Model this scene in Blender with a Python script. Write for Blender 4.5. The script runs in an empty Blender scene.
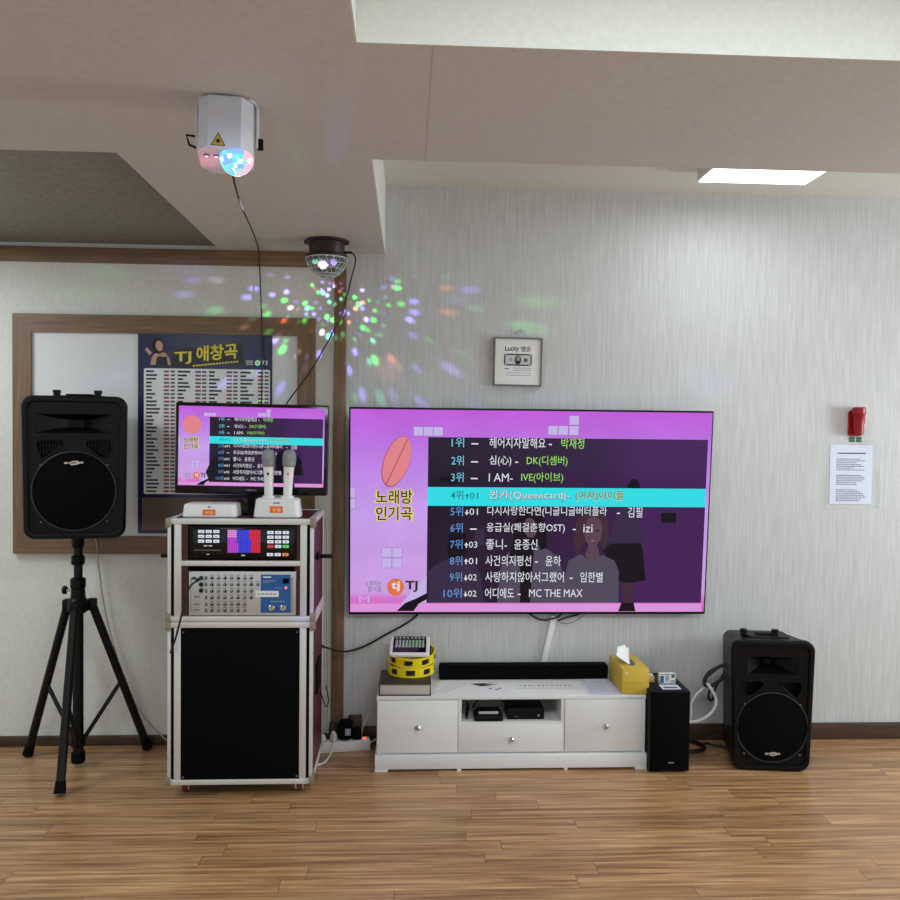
import bpy, bmesh, math, random
from mathutils import Vector, Matrix, Euler
random.seed(7)
R = math.radians
S = bpy.context.scene
COL = S.collection

# ------------------------------------------------------------------ colours
def lin(v):
    v = v / 255.0
    return v / 12.92 if v <= 0.04045 else ((v + 0.055) / 1.055) ** 2.4
def rgb(r, g, b): return (lin(r), lin(g), lin(b), 1.0)

# ------------------------------------------------------------------ camera, world, lights
cam = bpy.data.cameras.new('camera'); cam.sensor_width = 36; cam.lens = 832 / 900 * 36; cam.clip_start = 0.02
camo = bpy.data.objects.new('camera', cam); COL.objects.link(camo)
camo.matrix_world = Matrix.Translation((0, 0, 1.45)) @ Matrix.Rotation(R(-2.9), 4, 'Z') @ Matrix.Rotation(R(90 - 1.48), 4, 'X') @ Matrix.Rotation(R(0.6), 4, 'Z')
S.camera = camo
S.view_settings.view_transform = 'Standard'; S.view_settings.look = 'None'
S.view_settings.exposure = 0.0; S.view_settings.gamma = 1.0; S.view_settings.use_curve_mapping = False
W = bpy.data.worlds.new('world'); S.world = W; W.use_nodes = True
W.node_tree.nodes['Background'].inputs[0].default_value = (0.84, 0.94, 1.0, 1)
W.node_tree.nodes['Background'].inputs[1].default_value = 0.74

def area(name, loc, rot, sx, sy, watts, color=(1, 1, 1)):
    l = bpy.data.lights.new(name, 'AREA'); l.shape = 'RECTANGLE'; l.size = sx; l.size_y = sy
    l.energy = watts; l.color = color
    o = bpy.data.objects.new(name, l); COL.objects.link(o); o.location = loc; o.rotation_euler = rot
    return o
area('ceiling_lamp_light', (1.43, 3.12, 2.485), (0, 0, 0), 0.44, 0.68, 4.6, (0.88, 0.97, 1))
area('ceiling_lamp_light', (0.75, 0.75, 2.50), (0, 0, 0), 1.2, 0.5, 37, (0.88, 0.97, 1))
area('ceiling_lamp_light', (-2.3, 2.9, 2.22), (0, 0, 0), 0.5, 0.8, 19, (0.89, 0.98, 1))
area('ceiling_lamp_light', (-1.6, 0.6, 2.22), (0, 0, 0), 0.6, 0.6, 19, (0.89, 0.98, 1))
area('window_light', (4.3, 2.5, 1.45), (0, R(90), 0), 0.8, 0.9, 62, (0.9, 0.96, 1))

def gobo(name, loc, scale, thr, power, radius, palette, zlim=(0.20, 0.0)):
    """party lamp: a point light whose beam is broken into coloured dots"""
    l = bpy.data.lights.new(name, 'POINT'); l.energy = power; l.shadow_soft_size = radius; l.use_nodes = True
    nt = l.node_tree; n = nt.nodes; k = nt.links
    em = n['Emission']
    tc = n.new('ShaderNodeTexCoord'); vo = n.new('ShaderNodeTexVoronoi'); vo.inputs['Scale'].default_value = scale
    vo.inputs['Randomness'].default_value = 0.75
    k.new(tc.outputs['Normal'], vo.inputs['Vector'])
    mr = n.new('ShaderNodeMapRange'); mr.interpolation_type = 'SMOOTHSTEP'
    mr.inputs['From Min'].default_value = thr; mr.inputs['From Max'].default_value = thr * 0.35
    mr.inputs['To Min'].default_value = 0; mr.inputs['To Max'].default_value = 1
    k.new(vo.outputs['Distance'], mr.inputs['Value'])
    sp = n.new('ShaderNodeSeparateColor'); k.new(vo.outputs['Color'], sp.inputs[0])
    cr = n.new('ShaderNodeValToRGB'); cr.color_ramp.interpolation = 'CONSTANT'
    e = cr.color_ramp.elements
    while len(e) > 1: e.remove(e[-1])
    for i, c in enumerate(palette):
        if i == 0: e[0].position = 0; e[0].color = c
        else:
            q = e.new(i / len(palette)); q.color = c
    k.new(sp.outputs[0], cr.inputs[0])
    mu = n.new('ShaderNodeMath'); mu.operation = 'MULTIPLY'
    k.new(mr.outputs[0], mu.inputs[0]); k.new(sp.outputs[1], mu.inputs[1])
    sx = n.new('ShaderNodeSeparateXYZ'); k.new(tc.outputs['Normal'], sx.inputs[0])   # the beams leave downwards
    mz = n.new('ShaderNodeMapRange'); mz.inputs['From Min'].default_value = zlim[0]; mz.inputs['From Max'].default_value = zlim[1]
    k.new(sx.outputs[2], mz.inputs['Value'])
    m2 = n.new('ShaderNodeMath'); m2.operation = 'MULTIPLY'; k.new(mu.outputs[0], m2.inputs[0]); k.new(mz.outputs[0], m2.inputs[1])
    k.new(cr.outputs[0], em.inputs['Color']); k.new(m2.outputs[0], em.inputs['Strength'])
    o = bpy.data.objects.new(name, l); COL.objects.link(o); o.location = loc
    return o
gobo('party_light_beams', (-0.347, 3.54, 2.070), 9.5, 0.42, 34, 0.005,
     [(0.05, 1, 0.12, 1), (0.22, 0.2, 1, 1), (0.05, 1, 0.10, 1), (1, 0.28, 0.12, 1), (0.35, 0.3, 1, 1), (0.30, 0.25, 1, 1), (0.1, 0.8, 0.5, 1), (0.25, 0.2, 1, 1), (0.6, 0.5, 0.7, 1), (0.05, 0.9, 0.15, 1)])
gobo('party_light_beams', (-0.42, 1.99, 1.99), 3.2, 0.14, 170, 0.01,
     [(0.2, 0.15, 1, 1), (0.3, 0.2, 1, 1), (1, 0.25, 0.2, 1), (0.2, 0.2, 1, 1)])

def glow_lamp(loc, watts, color):
    l = bpy.data.lights.new('lens_light', 'POINT'); l.energy = watts; l.color = color; l.shadow_soft_size = 0.004
    o = bpy.data.objects.new('lens_light', l); COL.objects.link(o); o.location = loc
glow_lamp((-0.490, 2.01, 2.045), 0.07, (1, 0.25, 0.35)); glow_lamp((-0.405, 1.93, 2.08), 0.05, (0.25, 0.35, 1))

# ------------------------------------------------------------------ materials
MATS = {}
def mat(name, col, rough=0.5, metal=0.0, emit=None, strength=0.0, spec=0.5, noise=0.0, nscale=40, bump=0.0, alpha=1.0, trans=0.0, ior=1.45, coat=0.0):
    if name in MATS: return MATS[name]
    m = bpy.data.materials.new(name); m.use_nodes = True; nt = m.node_tree; b = nt.nodes['Principled BSDF']
    b.inputs['Base Color'].default_value = col; b.inputs['Roughness'].default_value = rough
    b.inputs['Metallic'].default_value = metal; b.inputs['Specular IOR Level'].default_value = spec
    b.inputs['Alpha'].default_value = alpha; b.inputs['Transmission Weight'].default_value = trans; b.inputs['IOR'].default_value = ior
    b.inputs['Coat Weight'].default_value = coat
    if emit is not None:
        b.inputs['Emission Color'].default_value = emit; b.inputs['Emission Strength'].default_value = strength
    if noise > 0 or bump > 0:
        tc = nt.nodes.new('ShaderNodeTexCoord'); no = nt.nodes.new('ShaderNodeTexNoise')
        no.inputs['Scale'].default_value = nscale; no.inputs['Detail'].default_value = 4
        nt.links.new(tc.outputs['Object'], no.inputs['Vector'])
        if noise > 0:
            mx = nt.nodes.new('ShaderNodeMix'); mx.data_type = 'RGBA'
            mx.inputs[6].default_value = tuple(c * (1 - noise) for c in col[:3]) + (1,)
            mx.inputs[7].default_value = tuple(min(1, c * (1 + noise)) for c in col[:3]) + (1,)
            nt.links.new(no.outputs['Fac'], mx.inputs[0]); nt.links.new(mx.outputs[2], b.inputs['Base Color'])
        if bump > 0:
            bp = nt.nodes.new('ShaderNodeBump'); bp.inputs['Strength'].default_value = bump; bp.inputs['Distance'].default_value = 0.004
            nt.links.new(no.outputs['Fac'], bp.inputs['Height']); nt.links.new(bp.outputs[0], b.inputs['Normal'])
    MATS[name] = m
    return m
def glow(name, col, s=1.0): return mat(name, (0.005, 0.005, 0.005, 1), 0.1, spec=0.18, emit=col, strength=s)

def wood(name, dark, light, axis='X', scale=6, rough=0.45):
    if name in MATS: return MATS[name]
    m = bpy.data.materials.new(name); m.use_nodes = True; nt = m.node_tree; b = nt.nodes['Principled BSDF']
    tc = nt.nodes.new('ShaderNodeTexCoord'); mp = nt.nodes.new('ShaderNodeMapping')
    sc = {'X': (1, 18, 18), 'Z': (18, 18, 1)}[axis]; mp.inputs['Scale'].default_value = sc
    no = nt.nodes.new('ShaderNodeTexNoise'); no.inputs['Scale'].default_value = scale; no.inputs['Detail'].default_value = 6
    cr = nt.nodes.new('ShaderNodeValToRGB'); cr.color_ramp.elements[0].position = 0.3; cr.color_ramp.elements[1].position = 0.72
    cr.color_ramp.elements[0].color = dark; cr.color_ramp.elements[1].color = light
    L = nt.links; L.new(tc.outputs['Object'], mp.inputs[0]); L.new(mp.outputs[0], no.inputs[0]); L.new(no.outputs['Fac'], cr.inputs[0])
    L.new(cr.outputs[0], b.inputs['Base Color']); b.inputs['Roughness'].default_value = rough
    MATS[name] = m
    return m

def floor_material():
    m = bpy.data.materials.new('laminate_floor'); m.use_nodes = True; nt = m.node_tree; b = nt.nodes['Principled BSDF']; L = nt.links; N = nt.nodes.new
    tc = N('ShaderNodeTexCoord')
    br = N('ShaderNodeTexBrick'); br.offset = 0.0; br.offset_frequency = 1
    br.inputs['Scale'].default_value = 1.0; br.inputs['Brick Width'].default_value = 0.95; br.inputs['Row Height'].default_value = 0.078
    br.inputs['Mortar Size'].default_value = 0.0009; br.inputs['Mortar Smooth'].default_value = 0.2
    br.inputs['Color1'].default_value = (0, 0, 0, 1); br.inputs['Color2'].default_value = (1, 1, 1, 1); br.inputs['Mortar'].default_value = (0.5, 0.5, 0.5, 1)
    sx = N('ShaderNodeSeparateXYZ'); L.new(tc.outputs['Object'], sx.inputs[0])       # each row of strips starts at a random place
    dv = N('ShaderNodeMath'); dv.operation = 'DIVIDE'; dv.inputs[1].default_value = 0.078; L.new(sx.outputs[1], dv.inputs[0])
    fl_ = N('ShaderNodeMath'); fl_.operation = 'FLOOR'; L.new(dv.outputs[0], fl_.inputs[0])
    wn = N('ShaderNodeTexWhiteNoise'); wn.noise_dimensions = '1D'; L.new(fl_.outputs[0], wn.inputs['W'])
    ax = N('ShaderNodeMath'); ax.operation = 'MULTIPLY_ADD'; ax.inputs[1].default_value = 3.0; L.new(wn.outputs['Value'], ax.inputs[0]); L.new(sx.outputs[0], ax.inputs[2])
    cv = N('ShaderNodeCombineXYZ'); L.new(ax.outputs[0], cv.inputs[0]); L.new(sx.outputs[1], cv.inputs[1]); L.new(cv.outputs[0], br.inputs['Vector'])
    # every strip gets its own grain by shifting the grain lookup with the strip's random value
    mp = N('ShaderNodeMapping'); mp.inputs['Scale'].default_value = (1.4, 36, 1); L.new(tc.outputs['Object'], mp.inputs[0])
    cb = N('ShaderNodeCombineXYZ'); ml = N('ShaderNodeMath'); ml.operation = 'MULTIPLY'; ml.inputs[1].default_value = 37.0
    L.new(br.outputs['Color'], ml.inputs[0]); L.new(ml.outputs[0], cb.inputs[0]); L.new(ml.outputs[0], cb.inputs[2])
    ad = N('ShaderNodeVectorMath'); ad.operation = 'ADD'; L.new(mp.outputs[0], ad.inputs[0]); L.new(cb.outputs[0], ad.inputs[1])
    no = N('ShaderNodeTexNoise'); no.inputs['Scale'].default_value = 1.6; no.inputs['Detail'].default_value = 7; no.inputs['Roughness'].default_value = 0.62
    no.inputs['Distortion'].default_value = 0.5
    L.new(ad.outputs[0], no.inputs['Vector'])
    cr = N('ShaderNodeValToRGB'); e = cr.color_ramp.elements
    e[0].position = 0.28; e[0].color = rgb(102, 72, 46); e[1].position = 0.74; e[1].color = rgb(212, 174, 128)
    q = e.new(0.45); q.color = rgb(154, 114, 77); q = e.new(0.58); q.color = rgb(181, 141, 99)
    L.new(no.outputs['Fac'], cr.inputs[0])
    hv = N('ShaderNodeHueSaturation'); mr = N('ShaderNodeMapRange'); mr.inputs['To Min'].default_value = 0.86; mr.inputs['To Max'].default_value = 1.12
    L.new(br.outputs['Color'], mr.inputs[0]); L.new(mr.outputs[0], hv.inputs['Value']); L.new(cr.outputs[0], hv.inputs['Color'])
    mx = N('ShaderNodeMix'); mx.data_type = 'RGBA'; mx.inputs[7].default_value = rgb(80, 52, 36)
    L.new(br.outputs['Fac'], mx.inputs[0]); L.new(hv.outputs[0], mx.inputs[6]); L.new(mx.outputs[2], b.inputs['Base Color'])
    b.inputs['Roughness'].default_value = 0.30; b.inputs['Specular IOR Level'].default_value = 0.5
    return m

def paper_material(name, c0, c1, sx, sz, rough=0.6, bump=0.15, sy=1):
    m = bpy.data.materials.new(name); m.use_nodes = True; nt = m.node_tree; b = nt.nodes['Principled BSDF']; L = nt.links; N = nt.nodes.new
    tc = N('ShaderNodeTexCoord'); mp = N('ShaderNodeMapping'); mp.inputs['Scale'].default_value = (sx, sy, sz)
    no = N('ShaderNodeTexNoise'); no.inputs['Scale'].default_value = 1; no.inputs['Detail'].default_value = 5; no.inputs['Roughness'].default_value = 0.6
    L.new(tc.outputs['Object'], mp.inputs[0]); L.new(mp.outputs[0], no.inputs[0])
    cr = N('ShaderNodeValToRGB'); e = cr.color_ramp.elements; e[0].position = 0.36; e[0].color = c0; e[1].position = 0.64; e[1].color = c1
    L.new(no.outputs['Fac'], cr.inputs[0]); L.new(cr.outputs[0], b.inputs['Base Color'])
    rr = N('ShaderNodeMapRange'); rr.inputs['From Min'].default_value = 0.4; rr.inputs['From Max'].default_value = 0.65
    rr.inputs['To Min'].default_value = rough; rr.inputs['To Max'].default_value = rough - 0.16
    L.new(no.outputs['Fac'], rr.inputs[0]); L.new(rr.outputs[0], b.inputs['Roughness'])
    bp = N('ShaderNodeBump'); bp.inputs['Strength'].default_value = bump; bp.inputs['Distance'].default_value = 0.002
    L.new(no.outputs['Fac'], bp.inputs['Height']); L.new(bp.outputs[0], b.inputs['Normal'])
    return m

def gradient_screen(name):
    """the lilac picture shown on the screens"""
    m = bpy.data.materials.new(name); m.use_nodes = True; nt = m.node_tree; b = nt.nodes['Principled BSDF']; L = nt.links; N = nt.nodes.new
    tc = N('ShaderNodeTexCoord'); sp = N('ShaderNodeSeparateXYZ'); L.new(tc.outputs['Generated'], sp.inputs[0])
    cr = N('ShaderNodeValToRGB'); e = cr.color_ramp.elements
    e[0].position = 0.0; e[0].color = rgb(216, 100, 198); e[1].position = 1.0; e[1].color = rgb(196, 92, 222)
    q = e.new(0.07); q.color = rgb(216, 120, 206); q = e.new(0.10); q.color = rgb(206, 160, 228); q = e.new(0.5); q.color = rgb(198, 158, 236); q = e.new(0.82); q.color = rgb(190, 118, 230)
    L.new(sp.outputs[2], cr.inputs[0])
    no = N('ShaderNodeTexNoise'); no.inputs['Scale'].default_value = 5; no.inputs['Detail'].default_value = 3; L.new(tc.outputs['Generated'], no.inputs[0])
    hs = N('ShaderNodeHueSaturation'); mr = N('ShaderNodeMapRange'); mr.inputs['To Min'].default_value = 0.8; mr.inputs['To Max'].default_value = 1.2
    L.new(no.outputs['Fac'], mr.inputs[0]); L.new(mr.outputs[0], hs.inputs['Value']); L.new(cr.outputs[0], hs.inputs['Color'])
    L.new(hs.outputs[0], b.inputs['Emission Color']); b.inputs['Emission Strength'].default_value = 0.95
    b.inputs['Base Color'].default_value = (0.005, 0.005, 0.005, 1); b.inputs['Roughness'].default_value = 0.1; b.inputs['Specular IOR Level'].default_value = 0.18
    return m

def panel_screen(name):
    """dark see-through list panel: near black at its left, plum at its right"""
    m = bpy.data.materials.new(name); m.use_nodes = True; nt = m.node_tree; b = nt.nodes['Principled BSDF']; L = nt.links; N = nt.nodes.new
    tc = N('ShaderNodeTexCoord'); sp = N('ShaderNodeSeparateXYZ'); L.new(tc.outputs['Generated'], sp.inputs[0])
    no = N('ShaderNodeTexNoise'); no.inputs['Scale'].default_value = 2.2; L.new(tc.outputs['Generated'], no.inputs[0])
    ma = N('ShaderNodeMath'); ma.operation = 'MULTIPLY_ADD'; ma.inputs[1].default_value = 0.5; L.new(no.outputs['Fac'], ma.inputs[0]); L.new(sp.outputs[0], ma.inputs[2])
    cr = N('ShaderNodeValToRGB'); e = cr.color_ramp.elements; e[0].position = 0.25; e[0].color = rgb(34, 22, 44); e[1].position = 1.2; e[1].color = rgb(70, 32, 92)
    q = e.new(0.7); q.color = rgb(46, 26, 58)
    L.new(ma.outputs[0], cr.inputs[0]); L.new(cr.outputs[0], b.inputs['Emission Color']); b.inputs['Emission Strength'].default_value = 0.85
    b.inputs['Base Color'].default_value = (0.005, 0.005, 0.005, 1); b.inputs['Roughness'].default_value = 0.1; b.inputs['Specular IOR Level'].default_value = 0.18
    return m
M_floor = floor_material()
M_wallpaper = paper_material('streaked_wallpaper', rgb(188, 189, 189), rgb(204, 205, 206), 130, 5.5, 0.56, 0.15)
M_plainwall = paper_material('plain_wallpaper', rgb(212, 212, 204), rgb(220, 220, 213), 60, 40, 0.65, 0.2)
M_ceilpaper = paper_material('ceiling_paper', rgb(200, 198, 193), rgb(206, 204, 199), 60, 60, 0.8, 0.1, 60)
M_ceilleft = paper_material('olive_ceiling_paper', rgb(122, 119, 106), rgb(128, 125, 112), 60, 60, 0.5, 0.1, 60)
M_ceilwhite = paper_material('recess_paper', rgb(212, 212, 204), rgb(218, 218, 210), 60, 60, 0.7, 0.1, 60)
M_trim = wood('trim_wood', rgb(102, 78, 54), rgb(134, 105, 76), 'X', 5)
M_trimv = wood('trim_wood_upright', rgb(102, 78, 54), rgb(134, 105, 76), 'Z', 5)
M_base = wood('dark_baseboard', rgb(58, 40, 30), rgb(82, 58, 44), 'X', 5, 0.4)
M_black = mat('black_plastic', rgb(8, 8, 9), 0.42, spec=0.22, bump=0.12, nscale=400)
M_blackm = mat('black_matte', rgb(6, 6, 7), 0.8, spec=0.15, noise=0.3, nscale=300)
M_cloth = mat('speaker_cloth', rgb(6, 6, 7), 0.85, spec=0.1, bump=0.3, nscale=700)
M_pole = mat('black_metal', rgb(12, 12, 13), 0.45, spec=0.3)
M_chrome = mat('chrome', rgb(200, 200, 205), 0.2, metal=1)
M_alu = mat('aluminium', rgb(214, 214, 210), 0.38, metal=0.35, noise=0.05, nscale=60)
M_steel = mat('corner_steel', rgb(146, 138, 116), 0.45, metal=0.4, noise=0.1, nscale=80)
M_maroon = mat('maroon_laminate', rgb(76, 16, 34), 0.45, spec=0.3, noise=0.12, nscale=30)
M_rackbrown = mat('brown_rack_lining', rgb(72, 38, 28), 0.6, noise=0.2, nscale=30)
M_white = mat('white_laminate', rgb(224, 224, 224), 0.35, noise=0.015, nscale=20)
M_wplastic = mat('white_plastic', rgb(228, 228, 226), 0.35)
M_wcable = mat('white_cable', rgb(222, 222, 220), 0.45)
M_cream = mat('cream_cable', rgb(176, 162, 142), 0.5)
M_bcable = mat('black_cable', rgb(16, 16, 17), 0.5)
M_paper = mat('white_paper', rgb(232, 232, 232), 0.7, noise=0.02, nscale=15)
M_blpaper = mat('bluish_paper', rgb(214, 220, 238), 0.6, noise=0.03, nscale=20)
M_ink = mat('grey_ink', rgb(96, 98, 106), 0.8)
M_inkd = mat('dark_ink', rgb(38, 38, 44), 0.8)
M_inkl = mat('pale_ink', rgb(160, 164, 176), 0.8)
M_inkred = mat('red_ink', rgb(150, 70, 80), 0.8)
M_navy = mat('navy_print', rgb(30, 34, 74), 0.25, noise=0.15, nscale=8)
M_navyd = mat('dark_navy_print', rgb(20, 20, 34), 0.3)
M_yellowp = mat('yellow_print', rgb(236, 214, 70), 0.5)
M_skin = mat('skin_print', rgb(196, 152, 130), 0.5)
M_yellow = mat('yellow_plastic', rgb(238, 212, 24), 0.35, noise=0.03, nscale=30)
M_tissue = mat('yellow_card', rgb(206, 176, 66), 0.5, noise=0.05, nscale=40)
M_tis = mat('tissue_paper', rgb(236, 236, 236), 0.8)
M_red = mat('red_plastic', rgb(146, 14, 24), 0.35, noise=0.05, nscale=40)
M_green = mat('green_print', rgb(36, 92, 60), 0.5)
M_orange = mat('orange_sticker', rgb(240, 112, 56), 0.5)
M_orangel = mat('pale_orange_sticker', rgb(250, 176, 120), 0.5)
M_silver = mat('silver_panel', rgb(196, 196, 194), 0.35, metal=0.4, noise=0.03, nscale=100)
M_blue = mat('blue_panel', rgb(36, 92, 160), 0.4, noise=0.05, nscale=40)
M_mesh = mat('mic_mesh', rgb(150, 150, 152), 0.4, metal=0.5, bump=0.8, nscale=500)
M_clear = mat('clear_plastic', rgb(235, 238, 240), 0.15, alpha=0.28)
M_dome = mat('clear_dome', rgb(235, 242, 244), 0.08, trans=0.95, ior=1.2)
M_projw = mat('white_housing', rgb(214, 216, 222), 0.35)
M_lamp = mat('lamp_diffuser', rgb(250, 250, 250), 0.5, emit=(0.97, 0.99, 1, 1), strength=3.0)
M_book = mat('book_cover', rgb(52, 44, 40), 0.5, noise=0.15, nscale=60)
M_pages = mat('page_edges', rgb(186, 180, 172), 0.7, noise=0.08, nscale=120)

# ------------------------------------------------------------------ mesh builder
def smooth_path(pts, n=8):
    pts = [Vector(p) for p in pts]
    if len(pts) < 3: return pts
    out = []
    P = [pts[0] * 2 - pts[1]] + pts + [pts[-1] * 2 - pts[-2]]
    for i in range(1, len(P) - 2):
        a, b, c, d = P[i - 1], P[i], P[i + 1], P[i + 2]
        for k in range(n):
            t = k / n
            out.append(0.5 * ((2 * b) + (c - a) * t + (2 * a - 5 * b + 4 * c - d) * t * t + (3 * b - a - 3 * c + d) * t ** 3))
    out.append(pts[-1])
    return out

class MB:
    def __init__(s): s.bm = bmesh.new(); s.mats = []
    def mi(s, m):
        if m not in s.mats: s.mats.append(m)
        return s.mats.index(m)
    def _fin(s, faces, m):
        i = s.mi(m)
        for f in faces: f.material_index = i
    def box(s, x0, x1, y0, y1, z0, z1, m, bev=0.0, seg=2, xf=None):
        t = bmesh.new(); bmesh.ops.create_cube(t, size=1)
        for v in t.verts:
            v.co = Vector((x0 + (v.co.x + .5) * (x1 - x0), y0 + (v.co.y + .5) * (y1 - y0), z0 + (v.co.z + .5) * (z1 - z0)))
        if bev > 0: bmesh.ops.bevel(t, geom=t.edges[:], offset=bev, segments=seg, profile=0.5, affect='EDGES')
        return s.merge(t, m, xf)
    def merge(s, t, m, xf=None):
        i = s.mi(m); mp = {}
        for v in t.verts: mp[v] = s.bm.verts.new(xf @ v.co if xf else v.co)
        for f in t.faces:
            try:
                g = s.bm.faces.new([mp[v] for v in f.verts]); g.material_index = i
            except ValueError: pass
        t.free(); return s
    def ring_loft(s, rings, m, cap0=True, cap1=True, closed=True):
        vs = [[s.bm.verts.new(p) for p in r] for r in rings]; fs = []; n = len(rings[0])
        for a, b in zip(vs, vs[1:]):
            for k in range(n if closed else n - 1):
                fs.append(s.bm.faces.new((a[k], a[(k + 1) % n], b[(k + 1) % n], b[k])))
        if cap0: fs.append(s.bm.faces.new(list(reversed(vs[0]))))
        if cap1: fs.append(s.bm.faces.new(vs[-1]))
        s._fin(fs, m); return s
    def tube(s, pts, r, m, seg=8, smooth=0):
        pts = smooth_path(pts, smooth) if smooth else [Vector(p) for p in pts]
        rr = r if isinstance(r, (list, tuple)) else [r] * len(pts)
        rings = []; up = None
        for i, p in enumerate(pts):
            d = (pts[min(i + 1, len(pts) - 1)] - pts[max(i - 1, 0)])
            if d.length < 1e-9: d = Vector((0, 0, 1))
            d.normalize()
            if up is None: up = d.orthogonal().normalized()
            up = (up - d * up.dot(d))
            up = up.normalized() if up.length > 1e-6 else d.orthogonal().normalized()
            w = d.cross(up)
            rings.append([p + (up * math.cos(2 * math.pi * k / seg) + w * math.sin(2 * math.pi * k / seg)) * rr[i] for k in range(seg)])
        return s.ring_loft(rings, m)
    def cyl(s, a, b, r, m, seg=20, r2=None):
        a, b = Vector(a), Vector(b); r2 = r if r2 is None else r2
        d = (b - a).normalized(); u = d.orthogonal().normalized(); w = d.cross(u)
        f = lambda p, q: [p + (u * math.cos(2 * math.pi * k / seg) + w * math.sin(2 * math.pi * k / seg)) * q for k in range(seg)]
        return s.ring_loft([f(a, r), f(b, r2)], m)
    def lathe(s, prof, c, m, seg=28, axis='Z', cap0=True, cap1=True):
        c = Vector(c); rings = []
        for r, h in prof:
            g = []
            for k in range(seg):
                a = 2 * math.pi * k / seg; x, y = r * math.cos(a), r * math.sin(a)
                g.append(c + (Vector((x, y, h)) if axis == 'Z' else Vector((x, h, -y)) if axis == 'Y' else Vector((h, x, y))))
            rings.append(g)
        return s.ring_loft(rings, m, cap0, cap1)
    def poly(s, pts, m):
        f = s.bm.faces.new([s.bm.verts.new(p) for p in pts]); f.material_index = s.mi(m); return s
    def plate(s, pts2, y0, y1, m):
        """flat outline in x,z with a thickness along y"""
        return s.ring_loft([[(x, y1, z) for x, z in pts2], [(x, y0, z) for x, z in pts2]], m)
    def build(s, name, parent=None, loc=None, rot=None, angle=32, label=None, fix=True):
        if fix: bmesh.ops.recalc_face_normals(s.bm, faces=s.bm.faces[:])
        me = bpy.data.meshes.new(name); s.bm.to_mesh(me); s.bm.free()
        for m in s.mats: me.materials.append(m)
        for p in me.polygons: p.use_smooth = True
        me.set_sharp_from_angle(angle=R(angle))
        o = bpy.data.objects.new(name, me); COL.objects.link(o)
        if parent: o.parent = parent
        if loc: o.location = loc
        if rot: o.rotation_euler = rot
        if label: o['label'] = label
        return o

def thing(name, label, cat, loc=(0, 0, 0), rot=(0, 0, 0), group=None):
    o = bpy.data.objects.new(name, None); COL.objects.link(o); o.empty_display_size = 0.05
    o.location = loc; o.rotation_euler = rot; return tag(o, label, cat, group)
def tag(o, label, cat, group=None):
    o['label'] = label; o['category'] = cat
    if group: o['group'] = group
    return o
def struct(o): o['kind'] = 'structure'; return o
def copy_thing(o):
    c = o.copy(); COL.objects.link(c)
    for ch in list(o.children):
        d = ch.copy(); COL.objects.link(d); d.parent = c
        for g in ch.children:
            e = g.copy(); COL.objects.link(e); e.parent = d
    return c

def ellipse(cx, cz, rx, rz, rot=0, n=28):
    return [(cx + rx * math.cos(a) * math.cos(rot) - rz * math.sin(a) * math.sin(rot), cz + rx * math.cos(a) * math.sin(rot) + rz * math.sin(a) * math.cos(rot)) for a in [2 * math.pi * k / n for k in range(n)]]
def rrect(x0, x1, z0, z1, r, n=5):
    out = []
    for cx, cz, a0 in ((x1 - r, z0 + r, -90), (x1 - r, z1 - r, 0), (x0 + r, z1 - r, 90), (x0 + r, z0 + r, 180)):
        for k in range(n + 1):
            a = R(a0 + 90 * k / n); out.append((cx + r * math.cos(a), cz + r * math.sin(a)))
    return out

# ------------------------------------------------------------------ lettering (flat, in x,z; reading from -y)
_tc = {}
def text_geo(body, bold=0.0):
    key = (body, bold)
    if key in _tc: return _tc[key]
    cu = bpy.data.curves.new('lettering', 'FONT'); cu.body = body; cu.size = 1; cu.resolution_u = 2; cu.offset = bold
    ob = bpy.data.objects.new('lettering', cu); COL.objects.link(ob)
    dg = bpy.context.evaluated_depsgraph_get(); dg.update()
    me = bpy.data.meshes.new_from_object(ob.evaluated_get(dg))
    v = [(p.co.x, p.co.y) for p in me.vertices]; f = [tuple(p.vertices) for p in me.polygons]
    bpy.data.objects.remove(ob); bpy.data.curves.remove(cu); bpy.data.meshes.remove(me)
    if not v: v = [(0, 0), (1, 0), (1, 1)]; f = []
    xs = [a for a, b in v]; ys = [b for a, b in v]
    _tc[key] = (v, f, min(xs), max(xs), min(ys), max(ys))
    return _tc[key]
def put_text(mb, body, x0, x1, zc, h, m, y, bold=0.0, slant=0.0, org=None):
    """fit the words between x0 and x1, centred on zc, h tall"""
    v, f, a, b, c, d = text_geo(body, bold)
    sx = (x1 - x0) / max(b - a, 1e-6); sz = h / max(d - c, 1e-6); i = mb.mi(m)
    vs = []
    for px, pz in v:
        X = x0 + (px - a) * sx; Z = zc + (pz - (c + d) / 2) * sz + slant * (px - a) * sx
        vs.append(mb.bm.verts.new((X, y, Z)))
    for g in f:
        try: q = mb.bm.faces.new([vs[k] for k in g]); q.material_index = i
        except ValueError: pass
def flat(mb, pts2, m, y): mb.poly([(x, y, z) for x, z in pts2], m)
def frect(mb, x0, x1, z0, z1, m, y): flat(mb, [(x0, z0), (x1, z0), (x1, z1), (x0, z1)], m, y)

# ================================================================== SETTING
YW = 3.81; ZB = 2.238; ZR = 2.547; ZL = 2.258
b = MB(); b.box(-4.2, 4.5, -2.5, YW + .1, -0.1, 0, M_floor); struct(b.build('floor'))
b = MB(); b.box(-0.29, 4.5, YW, YW + .12, 0, 2.75, M_wallpaper); struct(b.build('wall_back'))
b = MB(); b.box(-4.2, -0.29, YW, YW + .12, 0, 2.75, M_plainwall); struct(b.build('wall_back_left'))
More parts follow.
